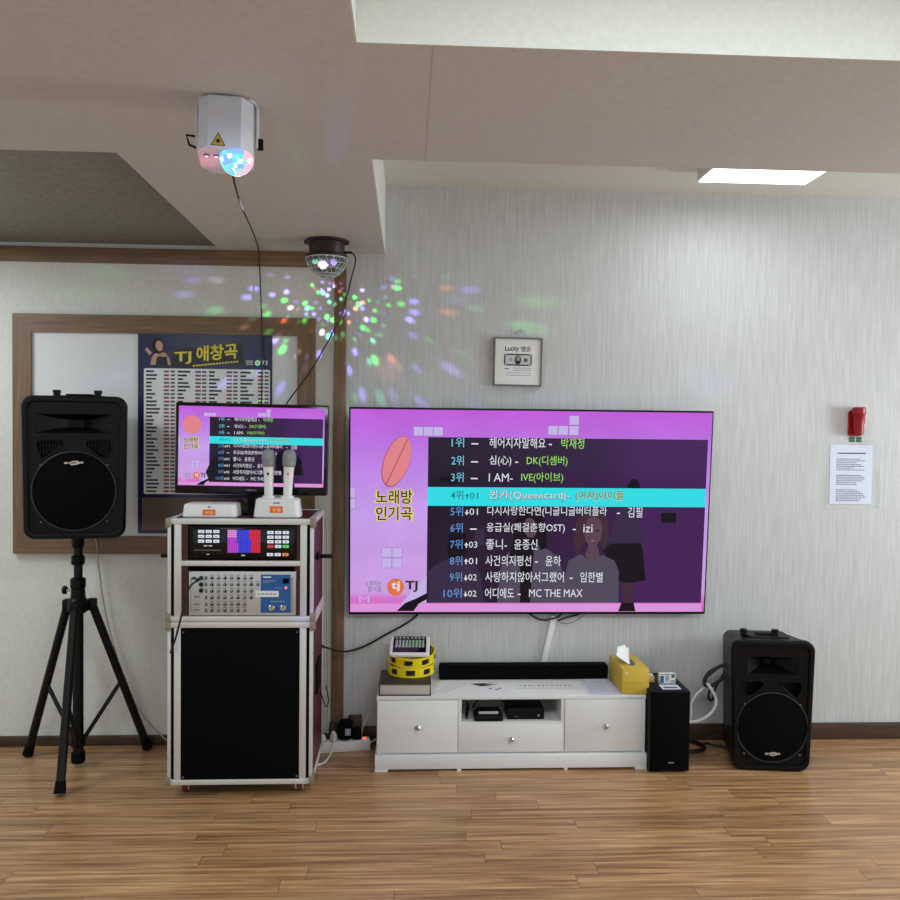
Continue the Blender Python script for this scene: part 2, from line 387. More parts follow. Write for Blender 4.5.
# dropped ceiling: solid soffits around three recesses
b = MB()
b.box(-4.2, -0.116, -2.5, 2.475, ZB, 2.75, M_ceilpaper)
b.box(-0.85, -0.116, 2.475, YW, ZB, 2.75, M_ceilpaper)
b.box(-0.116, 4.5, 1.735, 2.475, ZB, 2.75, M_ceilpaper)
# thin paper seams
b.box(0.045, 0.047, 1.735, 2.475, ZB - .0006, ZB, M_ceilpaper)
struct(b.build('ceiling_soffit'))
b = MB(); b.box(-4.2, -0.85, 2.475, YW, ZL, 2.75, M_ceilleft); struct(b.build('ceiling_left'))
b = MB(); b.box(-0.116, 4.5, 2.475, YW, ZR, 2.75, M_ceilwhite); struct(b.build('ceiling_right'))
b = MB(); b.box(-0.116, 4.5, -2.5, 1.735, 2.56, 2.75, M_ceilwhite); struct(b.build('ceiling_front'))
# papered faces of the recesses
b = MB(); b.box(-0.116, 4.5, 1.731, 1.735, ZB, 2.56, M_ceilwhite); b.box(-0.116, -0.112, -2.5, 1.731, ZB, 2.56, M_ceilwhite)
b.box(-0.116, -0.112, 2.475, YW, ZB, ZR, M_ceilwhite); struct(b.build('trim_1'))
b = MB(); b.box(-3.916, 0, -.02, 0, -.066, 0, M_trim, .002); b.box(-3.916, -.566, -.006, 0, 0, .012, M_ceilwhite)
struct(b.build('trim_2', None, (-0.284, YW, 2.236), (0, R(.07), 0)))
b = MB(); b.box(-0.338, -0.284, YW - .022, YW, 0.0, 2.224, M_trimv, .002); struct(b.build('trim_3'))
b = MB(); b.box(-0.284, 4.5, YW - .012, YW, 0, 0.078, M_base, .002); struct(b.build('baseboard_back'))
b = MB(); b.box(-4.2, -0.338, YW - .012, YW, 0, 0.045, M_base, .002); struct(b.build('baseboard_left'))

def ceiling_light(x0, x1, y0, y1, z, zc, label):
    t = thing('ceiling_light', label, 'light', ((x0 + x1) / 2, (y0 + y1) / 2, zc))
    w, d, h = (x1 - x0) / 2, (y1 - y0) / 2, z - zc
    q = MB(); q.box(-w, w, -d, d, h + .004, 0, M_wplastic, .002); q.build('housing', t)
    q = MB(); q.box(-w + .006, w - .006, -d + .006, d - .006, h, h + .004, M_lamp); q.build('diffuser', t)
ceiling_light(1.20, 1.665, 2.75, 3.46, 2.492, ZR, 'lit rectangular white ceiling panel in the recess above the right wall')
# ------------------------------------------------------------------ board on the left wall
t = thing('wall_board', 'large white board in a wide brown wooden frame on the left wall', 'board', (-1.093, YW, 0.872))
x0, x1, h = -0.660, 0.672, 1.068; fw = .080
b = MB()
for p in ([(x0, 0), (x1, 0), (x1 - fw, fw), (x0 + fw, fw)], [(x1, 0), (x1, h), (x1 - fw, h - fw), (x1 - fw, fw)],
          [(x1, h), (x0, h), (x0 + fw, h - fw), (x1 - fw, h - fw)], [(x0, h), (x0, 0), (x0 + fw, fw), (x0 + fw, h - fw)]):
    m = M_trimv if abs(p[0][0] - p[1][0]) < .01 else M_trim
    b.plate(p, -0.024, -0.001, m)
b.build('frame', t)
b = MB(); b.box(x0 + fw - .003, x1 - fw + .003, -.010, -.001, fw - .003, h - fw + .003, M_white); b.build('panel', t, label='white board panel')

# ------------------------------------------------------------------ song poster
t = thing('song_poster', 'navy printed song list poster with yellow title hanging on the white board', 'poster', (-0.9115, YW - .0115, 0.964))
w, h = .2975, .895
b = MB(); b.box(-w, w, -.003, 0, 0, h, M_navy); b.build('sheet', t)
Yp = -.0036
b = MB(); flat(b, rrect(-w + .026, w - .01, .178, .742, .008), M_paper, Yp)
y2 = Yp - .0004
for ci in range(4):
    cx = -w + .036 + ci * .139
    for ri in range(33):
        z = .728 - ri * .0168
        ln = random.uniform(.022, .062)
        frect(b, cx, cx + ln, z - .0042, z + .0042, mat('faded_ink', rgb(66, 66, 74), .8), y2)
        frect(b, cx + .078, cx + .078 + random.uniform(.022, .026), z - .0042, z + .0042, M_inkred if ri % 3 else M_ink, y2)
        frect(b, cx + .108, cx + .127, z - .0042, z + .0042, M_ink, y2)
b.build('song_list', t, label='white panel with rows of dark print')
b = MB(); flat(b, [(-.150, .745), (.165, .772), (.165, .862), (-.140, .828)], M_navyd, Yp)
put_text(b, 'TJ', -.137, -.062, .787, .056, M_yellowp, y2, .02, .07)
put_text(b, '애창곡', -.040, .142, .808, .070, M_yellowp, y2, .025, .10)
for k in range(16): frect(b, -.055 + k * .0128, -.046 + k * .0128, .752 + k * .0014, .759 + k * .0014, M_yellowp, y2)
put_text(b, 'TJ', w - .052, w - .022, .772, .02, M_paper, y2, .02)
flat(b, ellipse(w - .066, .772, .0125, .0125), M_paper, y2); put_text(b, 'tj', w - .071, w - .061, .771, .014, M_navy, y2 - .0004, .02)
for k in range(3): frect(b, w - .118 + k * .001, w - .086, .779 - k * .008, .782 - k * .008, M_paper, y2)
b.build('title', t, label='yellow slanted title lettering')
b = MB()
flat(b, [(-w + .055, .757), (-w + .145, .757), (-w + .140, .785), (-w + .120, .812), (-w + .10, .815), (-w + .075, .808), (-w + .06, .79)], M_skin, Yp)
flat(b, [(-w + .078, .757), (-w + .132, .757), (-w + .127, .795), (-w + .112, .793), (-w + .095, .797), (-w + .083, .79)], M_navyd, y2)
flat(b, ellipse(-w + .088, .842, .027, .036, .2), M_inkd, Yp - .0002)
flat(b, ellipse(-w + .094, .842, .016, .024, .2), M_skin, y2)
flat(b, [(-w + .05, .80), (-w + .062, .81), (-w + .04, .835), (-w + .03, .826)], M_skin, y2)
b.build('printed_figure', t, label='printed woman in a black top')
b = MB(); frect(b, -w + .018, w - .01, .014, .162, mat('brown_print', rgb(104, 84, 74), .4), Yp)
for k in range(3): frect(b, -w + .05, -w + .15, .145 - k * .014, .151 - k * .014, M_ink, y2)
b.build('footer', t, label='brown lower strip of the poster')

# ================================================================== SPEAKERS
def boolean_cut(o, cutters):
    for c in cutters:
        md = o.modifiers.new('cut', 'BOOLEAN'); md.operation = 'DIFFERENCE'; md.object = c; md.solver = 'EXACT'
    dg = bpy.context.evaluated_depsgraph_get(); dg.update()
    me = bpy.data.meshes.new_from_object(o.evaluated_get(dg)); o.modifiers.clear(); old = o.data; o.data = me; bpy.data.meshes.remove(old)
    for c in cutters: bpy.data.objects.remove(c)
    for p in me.polygons: p.use_smooth = True
    me.set_sharp_from_angle(angle=R(28))

def trap(wt, wb, z0, z1, r, y, n=6):
    out = []
    for cx, cz, a0 in ((wb / 2 - r, z0 + r, -90), (wt / 2 - r, z1 - r, 0), (-wt / 2 + r, z1 - r, 90), (-wb / 2 + r, z0 + r, 180)):
        for k in range(n + 1):
            a = R(a0 + 90 * k / n); out.append((cx + r * math.cos(a), y, cz + r * math.sin(a)))
    return out

def speaker(label, loc, rot, wt, wb, h, dep, slats, logo_low, hr, rr, bk):
    t = thing('loudspeaker', label, 'speaker', loc, rot)
    W0 = (wt + wb) / 2
    b = MB()
    rings = [trap(wt * bk, wb * bk, .012, h * .93, .03, dep), trap(wt * (bk + .05), wb * (bk + .05), .004, h * .96, .035, dep * .93),
             trap(wt * .93, wb * .93, .0, h * .99, .045, dep * .28), trap(wt * .985, wb * .985, 0, h * .995, .045, dep * .12),
             trap(wt, wb, 0, h, .045, .03), trap(wt, wb, 0, h, .045, .012), trap(wt - .012, wb - .012, .006, h - .006, .04, .002),
             trap(wt - .03, wb - .03, .015, h - .015, .036, 0), trap(wt - .046, wb - .046, .023, h - .023, .03, .002), trap(wt - .052, wb - .052, .026, h - .026, .028, .009)]
    b.ring_loft(rings, M_black)
    o = b.build('cabinet', t)
    cut = []
    hw, hz0, hz1 = W0 * hr, h * .742, h * .872
    q = MB(); q.ring_loft([[(-hw * 1.06, -.005, hz0 - .005), (hw * 1.06, -.005, hz0 - .005), (hw * 1.06, -.005, hz1 + .005), (-hw * 1.06, -.005, hz1 + .005)],
                           [(-hw, .012, hz0), (hw, .012, hz0), (hw, .012, hz1), (-hw, .012, hz1)],
                           [(-hw * .5, .045, hz0 + .018), (hw * .5, .045, hz0 + .018), (hw * .5, .045, hz1 - .018), (-hw * .5, .045, hz1 - .018)],
                           [(-hw * .14, .085, hz0 + .022), (hw * .14, .085, hz0 + .022), (hw * .14, .085, hz1 - .022), (-hw * .14, .085, hz1 - .022)]], M_black)
    cut.append(q.build('cutter', t))
    ports = []
    for s in (-1, 1):
        a, c = W0 * .115 * s, W0 * .35 * s
        zt, zb_ = h * .688, h * .565
        pts = [(a, zt), (c, zt), (c + .004 * s, zt - .03), (c - .012 * s, zb_), (c - .035 * s, zb_ + .004), (a - .004 * s, zt - .018)]
        pts2 = []
        for i in range(len(pts)):
            p0, p1, p2 = Vector(pts[i - 1]), Vector(pts[i]), Vector(pts[(i + 1) % len(pts)])
            for k in (-1, 0, 1):
                pts2.append(tuple(p1 + ((p0 - p1) * .22 if k < 0 else (p2 - p1) * .22 if k > 0 else ((p0 - p1) + (p2 - p1)) * .04)))
        ports.append((pts2, a, c, zt, zb_))
        q = MB(); q.plate(pts2, -.01, .06, M_blackm); cut.append(q.build('cutter', t))
    boolean_cut(o, cut)
    for pts2, a, c, zt, zb_ in ports:
        q = MB(); pv = [Vector((x, .007, z)) for x, z in pts2]; q.tube(pv + [pv[0], pv[1]], .0028, M_black, 6); rim = q.build('port_rim', t)
        if slats:
            q = MB()
            lo, hi = min(a, c), max(a, c)
            for k in range(7):
                x = lo + (hi - lo) * (k + .8) / 8
                f = abs(x - a) / abs(c - a)
                q.box(x - .0022, x + .0022, .012, .018, zt - .022 - (zt - zb_ - .03) * min(1, f * 1.15), zt - .002, M_black)
            q.build('port_slats', t)
    rw = W0 * rr; cz = h * .335
    b = MB(); b.lathe([(rw - .004, .009), (rw - .004, .004), (rw * .6, -.004), (rw * .2, -.006), (0.001, -.0065)], (0, 0, cz), M_cloth, 48, 'Y', True, True); b.build('woofer_grille', t)
    b = MB()
    n = 56; b.tube([(rw * math.cos(2 * math.pi * k / n), .004, cz + rw * math.sin(2 * math.pi * k / n)) for k in range(n + 1)], .0032, mat('grille_ring', rgb(34, 34, 36), .5), 8); b.build('grille_ring', t)
    lz = cz - rw * .74 if logo_low else cz + rw * .72
    ms = mat('badge_silver', rgb(196, 190, 182), .35, metal=.3)
    b = MB(); f = W0 / .4
    yb = -.0065
    b.plate([(-.008 * f, lz - .010 * f), (.012 * f, lz - .007 * f), (.03 * f, lz - .001 * f), (.014 * f, lz + .009 * f), (-.004 * f, lz + .008 * f), (-.02 * f, lz + .001 * f)], yb - .0015, yb + .006, ms)
    b.plate([(-.036 * f, lz - .004 * f), (-.022 * f, lz - .0035 * f), (-.022 * f, lz + .0035 * f), (-.034 * f, lz + .003 * f)], yb - .001, yb + .006, ms)
    b.plate([(.026 * f, lz - .002 * f), (.038 * f, lz - .001 * f), (.036 * f, lz + .005 * f), (.027 * f, lz + .005 * f)], yb - .001, yb + .006, ms)
    b.plate([(-.01 * f, lz - .004 * f), (.016 * f, lz + .001 * f), (.008 * f, lz + .004 * f), (-.012 * f, lz + .001 * f)], yb - .0022, yb, M_red if not logo_low else M_ink)
    b.build('badge', t, label='small silver badge')
    for s in (-1, 1):
        q = MB(); q.lathe([(.013, -.004), (.013, .012), (.016, .013), (.016, .022), (.014, .025)], (s * W0 * .2 - (0.03 if logo_low else 0), dep * (.35 if logo_low else .2), h), M_black, 16); q.build('top_peg', t)
    b = MB(); zz = h * .985
    b.ring_loft([[(x, y, zz - .006) for x, y in rrect(-W0 * .30, W0 * .30, dep * .15, dep * .62, .03)], [(x, y, zz + .012) for x, y in rrect(-W0 * .26, W0 * .26, dep * .2, dep * .57, .025)]], M_black)
    b.box(-W0 * .14, W0 * .14, dep * .3, dep * .42, zz + .010, zz + .020, M_black, .005); b.build('carry_handle', t)
    for sx in (-1, 1):
        for sz in (-1, 1):
            q = MB(); q.lathe([(.005, .006), (.005, .001), (.003, -.001)], (sx * rw * .78, 0.002, cz + sz * rw * .78 if sz < 0 else cz + rw * .66), mat('screw_steel', rgb(90, 90, 92), .4, metal=.7), 10, 'Y'); q.build('screw', t)
    return t
speaker('black loudspeaker raised on the tripod stand in front of the white board', (-1.335, 3.40, 0.990), (0, 0, R(9)), .398, .384, .575, .33, True, False, .37, .405, .62)
speaker('black loudspeaker standing on the floor at the right end of the wall', (1.562, 3.438, 0.002), (0, 0, R(-6)), .352, .325, .560, .30, False, True, .31, .44, .74)

# ------------------------------------------------------------------ tripod stand
t = thing('tripod_stand', 'black tripod stand holding the loudspeaker at the left of the room', 'speaker stand', (-1.385, 3.57, 0))
b = MB(); b.tube([(0, 0, .03), (0, 0, .70)], .0215, M_pole, 16); b.tube([(0, 0, .70), (0.002, 0, .994)], .0175, M_pole, 16); b.build('pole', t)
b = MB(); b.lathe([(.024, .018), (.028, .022), (.028, .06), (.024, .064)], (0, 0, 0), M_blackm, 16); b.build('pole_cap', t)
b = MB(); b.lathe([(.03, .655), (.042, .665), (.042, .705), (.03, .72), (.027, .76), (.031, .765), (.031, .80), (.023, .805)], (0, 0, 0), M_black, 20)
for a in range(3):
    ang = (math.atan2(.11, -.255), math.atan2(-.286, .041), math.atan2(.174, .233))[a]
    d = Vector((math.cos(ang), math.sin(ang), 0)); p = d * .055
    b.box(p.x - .02, p.x + .02, p.y - .02, p.y + .02, .66, .71, M_black, .008)
b.build('hub', t)
b = MB(); b.lathe([(.024, .86), (.027, .865), (.027, .895), (.022, .90)], (0, 0, 0), M_black, 16); b.lathe([(.02, .93), (.025, .94), (.025, .985), (.02, .99)], (0, 0, 0), M_black, 16); b.build('collar', t)
b = MB(); b.cyl((-.028, -.01, .755), (-.045, -.015, .755), .006, M_chrome, 10); b.lathe([(.012, -.058), (.018, -.054), (.018, -.044), (.010, -.04)], (0, -.014, .755), M_black, 12, 'X'); b.build('clamp_knob', t)
for fx, fy in ((-.255, .11), (.041, -.286), (.233, .174)):
    d = Vector((fx, fy, 0)); l = d.length; u = d / l
    top = u * .055 + Vector((0, 0, .69)); foot = d + Vector((0, 0, .022))
    b = MB(); b.tube([top, foot], .0175, M_pole, 12); lg = b.build('leg', t)
    q = MB(); e = (foot - top).normalized(); q.cyl(foot - e * .035, foot + e * .012, .0195, M_blackm, 14, .023); q.build('rubber_foot', lg)
    mid = top + (foot - top) * .53
    b = MB(); b.tube([mid, u * .02 + Vector((0, 0, .11))], .009, M_pole, 8); b.build('brace', t)
b = MB(); b.lathe([(.022, .085), (.03, .09), (.03, .13), (.022, .135)], (0, 0, 0), M_black, 14); b.build('brace_collar', t)

# ================================================================== RACK
RX, RY = -0.643, 3.25; hw = .279; RD = .40
def edge_frame(b, z0, z1, back=True):
    e = .0125
    for s in (-1, 1):
        xa, xb = sorted((s * hw, s * (hw - e)))
        b.box(xa, xb, -.004, .03, z0, z1, M_alu, .002)
        b.box(xa, xb, RD - .02, RD + .004, z0, z1, M_alu, .002)
        xo0, xo1 = sorted((s * (hw + .003), s * (hw - .02)))
        for zz0, zz1 in ((z0 - .0, z0 + .022), (z1 - .022, z1 + .0)):
            b.box(xo0, xo1, 0, RD, zz0, zz1, M_alu, .002)
    for zz0, zz1 in ((z0, z0 + .02), (z1 - .022, z1)):
        b.box(-hw, hw, -.004, .02, zz0, zz1, M_alu, .002)
        b.box(-hw, hw, RD - .02, RD + .004, zz0, zz1, M_alu, .002)
def inner_strips(b, z0, z1):
    for s in (-1, 1):
        xa, xb = sorted((s * (hw - .0245), s * (hw - .0505))); b.box(xa, xb, -.002, .02, z0, z1, M_alu, .002)
        xa, xb = sorted((s * (hw - .0125), s * (hw - .0245))); b.box(xa, xb, .004, .02, z0, z1, M_blackm)
def corner_pieces(t, z, up):
    for s in (-1, 1):
        b = MB(); xa, xb = sorted((s * (hw + .006), s * (hw - .052)))
        za, zb_ = (z - .034, z + .001) if up else (z - .001, z + .034)
        b.box(xa, s * (hw - .012) if s < 0 else xb, -.008, -.004, za, zb_, M_steel, .0012) if s < 0 else b.box(s * (hw - .012), xb, -.008, -.004, za, zb_, M_steel, .0012)
        xs = s * (hw + .004); b.box(min(xs, xs + s * .003), max(xs, xs + s * .003), -.008, .045, za, zb_, M_steel, .001)
        b.build('corner_guard', t)
# lower cabinet on casters
ZL0, ZL1 = .053, .690
t = thing('speaker_case', 'lower flight case with black grille front on small red casters', 'flight case', (RX, RY, 0))
b = MB(); b.box(-hw + .002, hw - .002, .012, RD, ZL0 + .002, ZL1 - .002, M_maroon); b.build('body', t)
b = MB(); edge_frame(b, ZL0, ZL1); inner_strips(b, ZL0 + .018, ZL1 - .022); b.build('metal_edging', t, label='bright aluminium edging')
b = MB(); b.box(-hw + .0505, hw - .0505, -.001, .014, ZL0 + .016, ZL1 - .024, M_cloth, .002)
for sx in (-1, 1):
    for z in (ZL0 + .03, ZL1 - .04): b.lathe([(.004, 0), (.003, -.003)], (sx * (hw - .06), -.001, z), M_ink, 8, 'Y')
b.build('front_grille', t, label='black cloth grille')
corner_pieces(t, ZL1, True); corner_pieces(t, ZL0, False)
b = MB(); b.box(hw - .003, hw + .006, .13, .27, .36, .49, M_blackm, .003); b.build('side_handle', t, label='black recessed handle')
for sx in (-1, 1):
    for yy in (.06, RD - .06):
        b = MB(); x = sx * (hw - .055)
        b.box(x - .024, x + .024, yy - .022, yy + .022, .048, .053, M_chrome, .001)
        b.box(x - .018, x - .010, yy - .016, yy + .014, .014, .049, M_chrome, .001); b.box(x + .010, x + .018, yy - .016, yy + .014, .014, .049, M_chrome, .001); b.box(x - .018, x + .018, yy - .021, yy - .016, .034, .049, M_chrome, .001)
        c = b.build('caster', t)
        q = MB(); q.lathe([(.018, -.008), (.0215, -.006), (.0215, .006), (.018, .008)], (x, yy, .0215), mat('red_wheel', rgb(116, 34, 40), .4), 18, 'X'); q.build('wheel', c, label='red caster wheel')
# upper rack
ZU0, ZU1 = .692, 1.092
t = thing('rack_case', 'open flight case rack stacked on the grille case and holding two machines', 'flight case', (RX, RY, ZU0))
zz = ZU1 - ZU0
b = MB()
b.box(-hw + .002, -hw + .012, .02, RD, .002, zz - .002, M_maroon); b.box(hw - .012, hw - .002, .02, RD, .002, zz - .002, M_maroon)
b.box(-hw + .012, hw - .012, .02, RD, .002, .014, M_maroon); b.box(-hw + .012, hw - .012, .02, RD, zz - .014, zz - .002, M_maroon)
b.box(-hw + .012, hw - .012, RD - .01, RD, .014, zz - .014, M_maroon)
b.build('body', t)
b = MB()
for s in (-1, 1):
    xa, xb = sorted((s * (hw - .0505), s * (hw - .074))); b.box(xa, xb, .012, .03, .02, zz - .02, M_rackbrown)
b.build('rack_rail', t, label='brown rack rails')
b = MB(); edge_frame(b, 0, zz); inner_strips(b, .02, zz - .022); b.box(-hw + .05, hw - .05, -.001, .03, .216, .236, M_alu, .002); b.build('metal_edging', t, label='bright aluminium edging')
corner_pieces(t, 0, False); corner_pieces(t, zz, True)
for s in (-1, 1):
    b = MB(); z = .235
    b.box(min(s * hw, s * (hw + .012)), max(s * hw, s * (hw + .012)), .11, .19, z - .012, z + .012, M_black, .004)
    b.box(min(s * (hw + .004), s * (hw + .066)), max(s * (hw + .004), s * (hw + .066)), .13, .155, z - .008, z + .006, M_black, .004); b.build('latch_handle', t, label='black latch handle')

# karaoke machine
U = .000722
t = thing('karaoke_machine', 'black karaoke machine with lit keypads in the top bay of the rack', 'karaoke machine', (-0.6365, RY + .006, .936))
X = lambda v: (v - 437.5) * U
Zk = lambda v: (262 - v) * U
b = MB(); b.box(X(152), X(723), .0, .30, 0, Zk(87), M_black, .003); b.box(X(175), X(715), -.004, .002, Zk(240), Zk(97), mat('gloss_black', rgb(9, 9, 11), .12), .003)
b.box(X(180), X(320), -.006, -.003, Zk(219), Zk(213), M_ink, .0005); b.build('housing', t)
gw = glow('key_white', rgb(225, 232, 245), .9); gr = glow('key_red', rgb(225, 60, 70), .9); gg = glow('key_green', rgb(90, 225, 110), .9); go = glow('key_orange', rgb(235, 150, 110), .8)
for c in range(3):
    for r_ in range(3):
        q = MB(); q.box(X(202 + c * 40), X(234 + c * 40), -.007, -.004, Zk(123 + r_ * 26), Zk(107 + r_ * 26), gw, .0012); q.box(X(208 + c * 40), X(226 + c * 40), -.0074, -.007, Zk(117 + r_ * 26), Zk(114 + r_ * 26), M_ink); q.build('key', t)
    for r_ in range(4):
        m = gr if (r_, c) == (3, 0) else gg if (r_, c) == (3, 2) else gw
        q = MB(); q.box(X(569 + c * 41), X(602 + c * 41), -.007, -.004, Zk(127 + r_ * 25), Zk(111 + r_ * 25), m, .0012); q.box(X(582 + c * 41), X(590 + c * 41), -.0074, -.007, Zk(122 + r_ * 25), Zk(116 + r_ * 25), M_ink); q.build('key', t)
    q = MB(); q.box(X(567 + c * 41), X(600 + c * 41), -.007, -.004, Zk(246), Zk(230), go if c == 2 else gw, .0012); q.box(X(577 + c * 41), X(590 + c * 41), -.0074, -.007, Zk(240), Zk(236), M_ink); q.build('key', t)
b = MB()
g1, g2, g3 = glow('led_magenta', rgb(200, 70, 215), 1), glow('led_blue', rgb(60, 70, 235), 1), glow('led_red', rgb(232, 40, 70), 1)
g4, g5 = glow('led_pink', rgb(235, 150, 230), 1), glow('led_violet', rgb(120, 50, 190), 1)
for c in range(18):
    for r_ in range(12):
        xx = 358 + c * 9.7; z1 = 106 + r_ * 10.3
        m = (g4 if r_ < 4 else g1) if c < 5 else (g3 if c > 12 or (c > 11 and r_ < 5) else g2)
        if c == 5 and r_ > 6: m = g1
        if c in (12,) and r_ > 5: m = g5
        frect(b, X(xx), X(xx + 8.2), Zk(z1 + 8.8), Zk(z1), m, -.0046)
b.build('led_display', t, label='magenta, blue and red dot display')
b = MB(); frect(b, X(232), X(250), Zk(195), Zk(189), M_paper, -.0046); frect(b, X(258), X(276), Zk(195), Zk(189), M_paper, -.0046); frect(b, X(247), X(262), Zk(240), Zk(236), M_paper, -.0046); frect(b, X(430), X(450), Zk(246), Zk(240), M_paper, -.0046); b.build('markings', t)

# mixing amplifier
t = thing('mixing_amplifier', 'silver amplifier with rows of knobs and a blue section in the rack', 'amplifier', (-0.6365, RY + .006, .7065))
X = lambda v: (v - 435) * U
Za = lambda v: (562 - v) * U
b = MB(); b.box(X(165), X(705), .004, .30, 0.0, Za(322), M_black); b.box(X(150), X(720), -.002, .006, Za(550), Za(313), M_silver, .001); b.build('housing', t, label='silver front panel')
b = MB(); frect(b, X(532), X(692), Za(536), Za(329), M_blue, -.0026); b.build('blue_section', t, label='blue printed section')
rows = [(348, 7), (383, 8), (419, 7), (454, 7), (490, 6), (523, 6)]
for z, n in rows:
    for k in range(n):
        q = MB(); xx = X(272 + k * 35); q.lathe([(.0062, .0), (.0058, -.006), (.0048, -.0075)], (xx, -.002, Za(z)), M_ink if k % 2 else M_inkd, 10, 'Y'); q.box(xx - .0006, xx + .0006, -.0102, -.009, Za(z), Za(z) + .005, M_paper); q.build('knob', t)
for x in (592, 654):
    q = MB(); q.lathe([(.013, 0), (.0122, -.009), (.010, -.011)], (X(x), -.002, Za(507)), M_chrome, 20, 'Y'); q.box(X(x) - .001, X(x) + .001, -.0136, -.0128, Za(507), Za(492), M_inkd); q.build('volume_knob', t, label='larger silver knob')
for z in (348, 383, 415):
    q = MB(); q.lathe([(.0085, 0), (.0085, -.004), (.004, -.004), (.004, -.001)], (X(215), -.002, Za(z)), M_inkd, 14, 'Y'); q.build('jack', t)
b = MB(); b.box(X(650), X(682), -.006, -.002, Za(377), Za(350), M_blackm, .001); b.build('power_switch', t, label='black rocker switch')
b = MB(); b.lathe([(.005, 0), (.005, -.003), (.003, -.005)], (X(667), -.002, Za(400)), glow('red_led', rgb(255, 120, 120), 1.5), 10, 'Y'); b.build('power_light', t, label='glowing red power light')
b = MB(); frect(b, X(505), X(628), Za(450), Za(417), M_paper, -.0032)
for k in range(5): frect(b, X(515 + k * 21), X(530 + k * 21), Za(438), Za(430), M_inkl, -.0036)
b.build('paper_label', t, label='white paper label')
b = MB()
for z in (450, 490, 520): frect(b, X(178), X(206), Za(z + 3), Za(z - 3), M_ink, -.0026)
frect(b, X(163), X(190), Za(356), Za(342), M_green, -.0026); frect(b, X(545), X(588), Za(346), Za(339), M_paper, -.0032)
for k in range(2): frect(b, X(545), X(612 - 30 * k), Za(364 + 9 * k), Za(361 + 9 * k), M_inkl, -.0032)
frect(b, X(585), X(662), Za(476), Za(472), M_inkl, -.0032); frect(b, X(606), X(648), Za(402), Za(399), M_inkl, -.0032)
for z, n in rows:
    for k in range(n): frect(b, X(262 + k * 35), X(282 + k * 35), Za(z - 14), Za(z - 17), M_ink, -.0026)
    frect(b, X(236), X(248), Za(z + 10), Za(z - 10), M_ink, -.0026)
b.build('markings', t)
for s in (168, 703):
    q = MB(); q.tube([(X(s), -.002, Za(525)), (X(s), -.018, Za(525)), (X(s), -.018, Za(345)), (X(s), -.002, Za(345))], .003, M_chrome, 8); q.build('handle', t)
# microphone cable plugged into the amplifier
b = MB(); px, pz = -0.6365 + X(215), .7065 + Za(348)
b.cyl((px, RY - .004, pz), (px - .004, RY - .040, pz - .001), .0065, M_black, 12)
b.tube([(px - .004, RY - .038, pz - .001), (px - .03, RY - .062, pz - .03), (px - .058, RY - .055, pz - .13), (px - .085, RY - .035, pz - .22), (px - .108, RY - .025, pz - .285)], .004, M_bcable, 8, 8)
tag(b.build('audio_cable'), 'black audio cable plugged into the silver amplifier and hanging down', 'cable')

# ================================================================== SCREENS
M_pic = gradient_screen('lilac_picture')
SC = dict(panel=panel_screen('list_panel'), bar=glow('cyan_bar', rgb(48, 218, 226), 1.0), white=glow('text_white', rgb(225, 228, 235), .95),
          cyan=glow('text_cyan', rgb(112, 200, 222), .95), blue=glow('text_blue', rgb(92, 150, 216), .95), green=glow('text_green', rgb(150, 222, 96), .95),
          bean=glow('coral', rgb(226, 132, 140), .95), beanl=glow('coral_line', rgb(176, 92, 106), .9), yel=glow('text_yellow', rgb(226, 214, 96), .95), dark=glow('text_dark', rgb(44, 40, 50), .9),
          org=glow('logo_orange', rgb(226, 118, 66), .95), pale=glow('pale_block', rgb(206, 184, 240), .9), line=glow('block_line', rgb(150, 112, 190), .9),
          fig=glow('figure_grey', rgb(58, 44, 74), .85), figd=glow('figure_dark', rgb(20, 13, 26), .85), figs=glow('figure_skin', rgb(96, 70, 88), .85), figw=glow('figure_pale', rgb(84, 78, 98), .85), hair=glow('figure_hair', rgb(70, 44, 58), .85), foot=glow('strip_pink', rgb(222, 150, 222), .95),
          barink=glow('bar_ink', rgb(32, 120, 134), .9), tail=glow('text_shadow', rgb(28, 22, 48), .6))
ROWS = [('1위', None, [('헤어지자말해요', 352, 483, 'white'), ('-', 491, 498, 'white'), ('박재정', 520, 574, 'green')]),
        ('2위', None, [('심(心)', 353, 404, 'white'), ('-', 413, 420, 'white'), ('DK(디셈버)', 440, 536, 'green')]),
        ('3위', None, [('I AM-', 352, 408, 'white'), ('IVE(아이브)', 428, 527, 'green')]),
        ('4위', '↑01', [('퀸카(Queencard)-', 354, 543, 'white'), ('(여자)아이들', 557, 672, 'green')]),
        ('5위', '↓01', [('다시사랑한다면(니글니글버터플라', 350, 633, 'white'), ('-', 657, 664, 'white'), ('김필', 683, 718, 'white')]),
        ('6위', None, [('응급실(쾌걸춘향OST)', 349, 534, 'white'), ('-', 553, 560, 'white'), ('izi', 578, 600, 'white')]),
        ('7위', '↑03', [('좋니-', 348, 398, 'white'), ('윤종신', 415, 470, 'white')]),
        ('8위', '↑01', [('사건의지평선', 348, 456, 'white'), ('-', 465, 472, 'white'), ('윤하', 490, 527, 'white')]),
        ('9위', '↓02', [('사랑하지않아서그랬어', 348, 535, 'white'), ('-', 549, 556, 'white'), ('임한별', 574, 628, 'white')]),
        ('10위', '↓02', [('어디에도', 348, 417, 'white'), ('-', 426, 433, 'white'), ('MC THE MAX', 453, 581, 'white')])]
RZ = [101, 143, 182, 224, 262, 301, 340, 379, 418, 457]
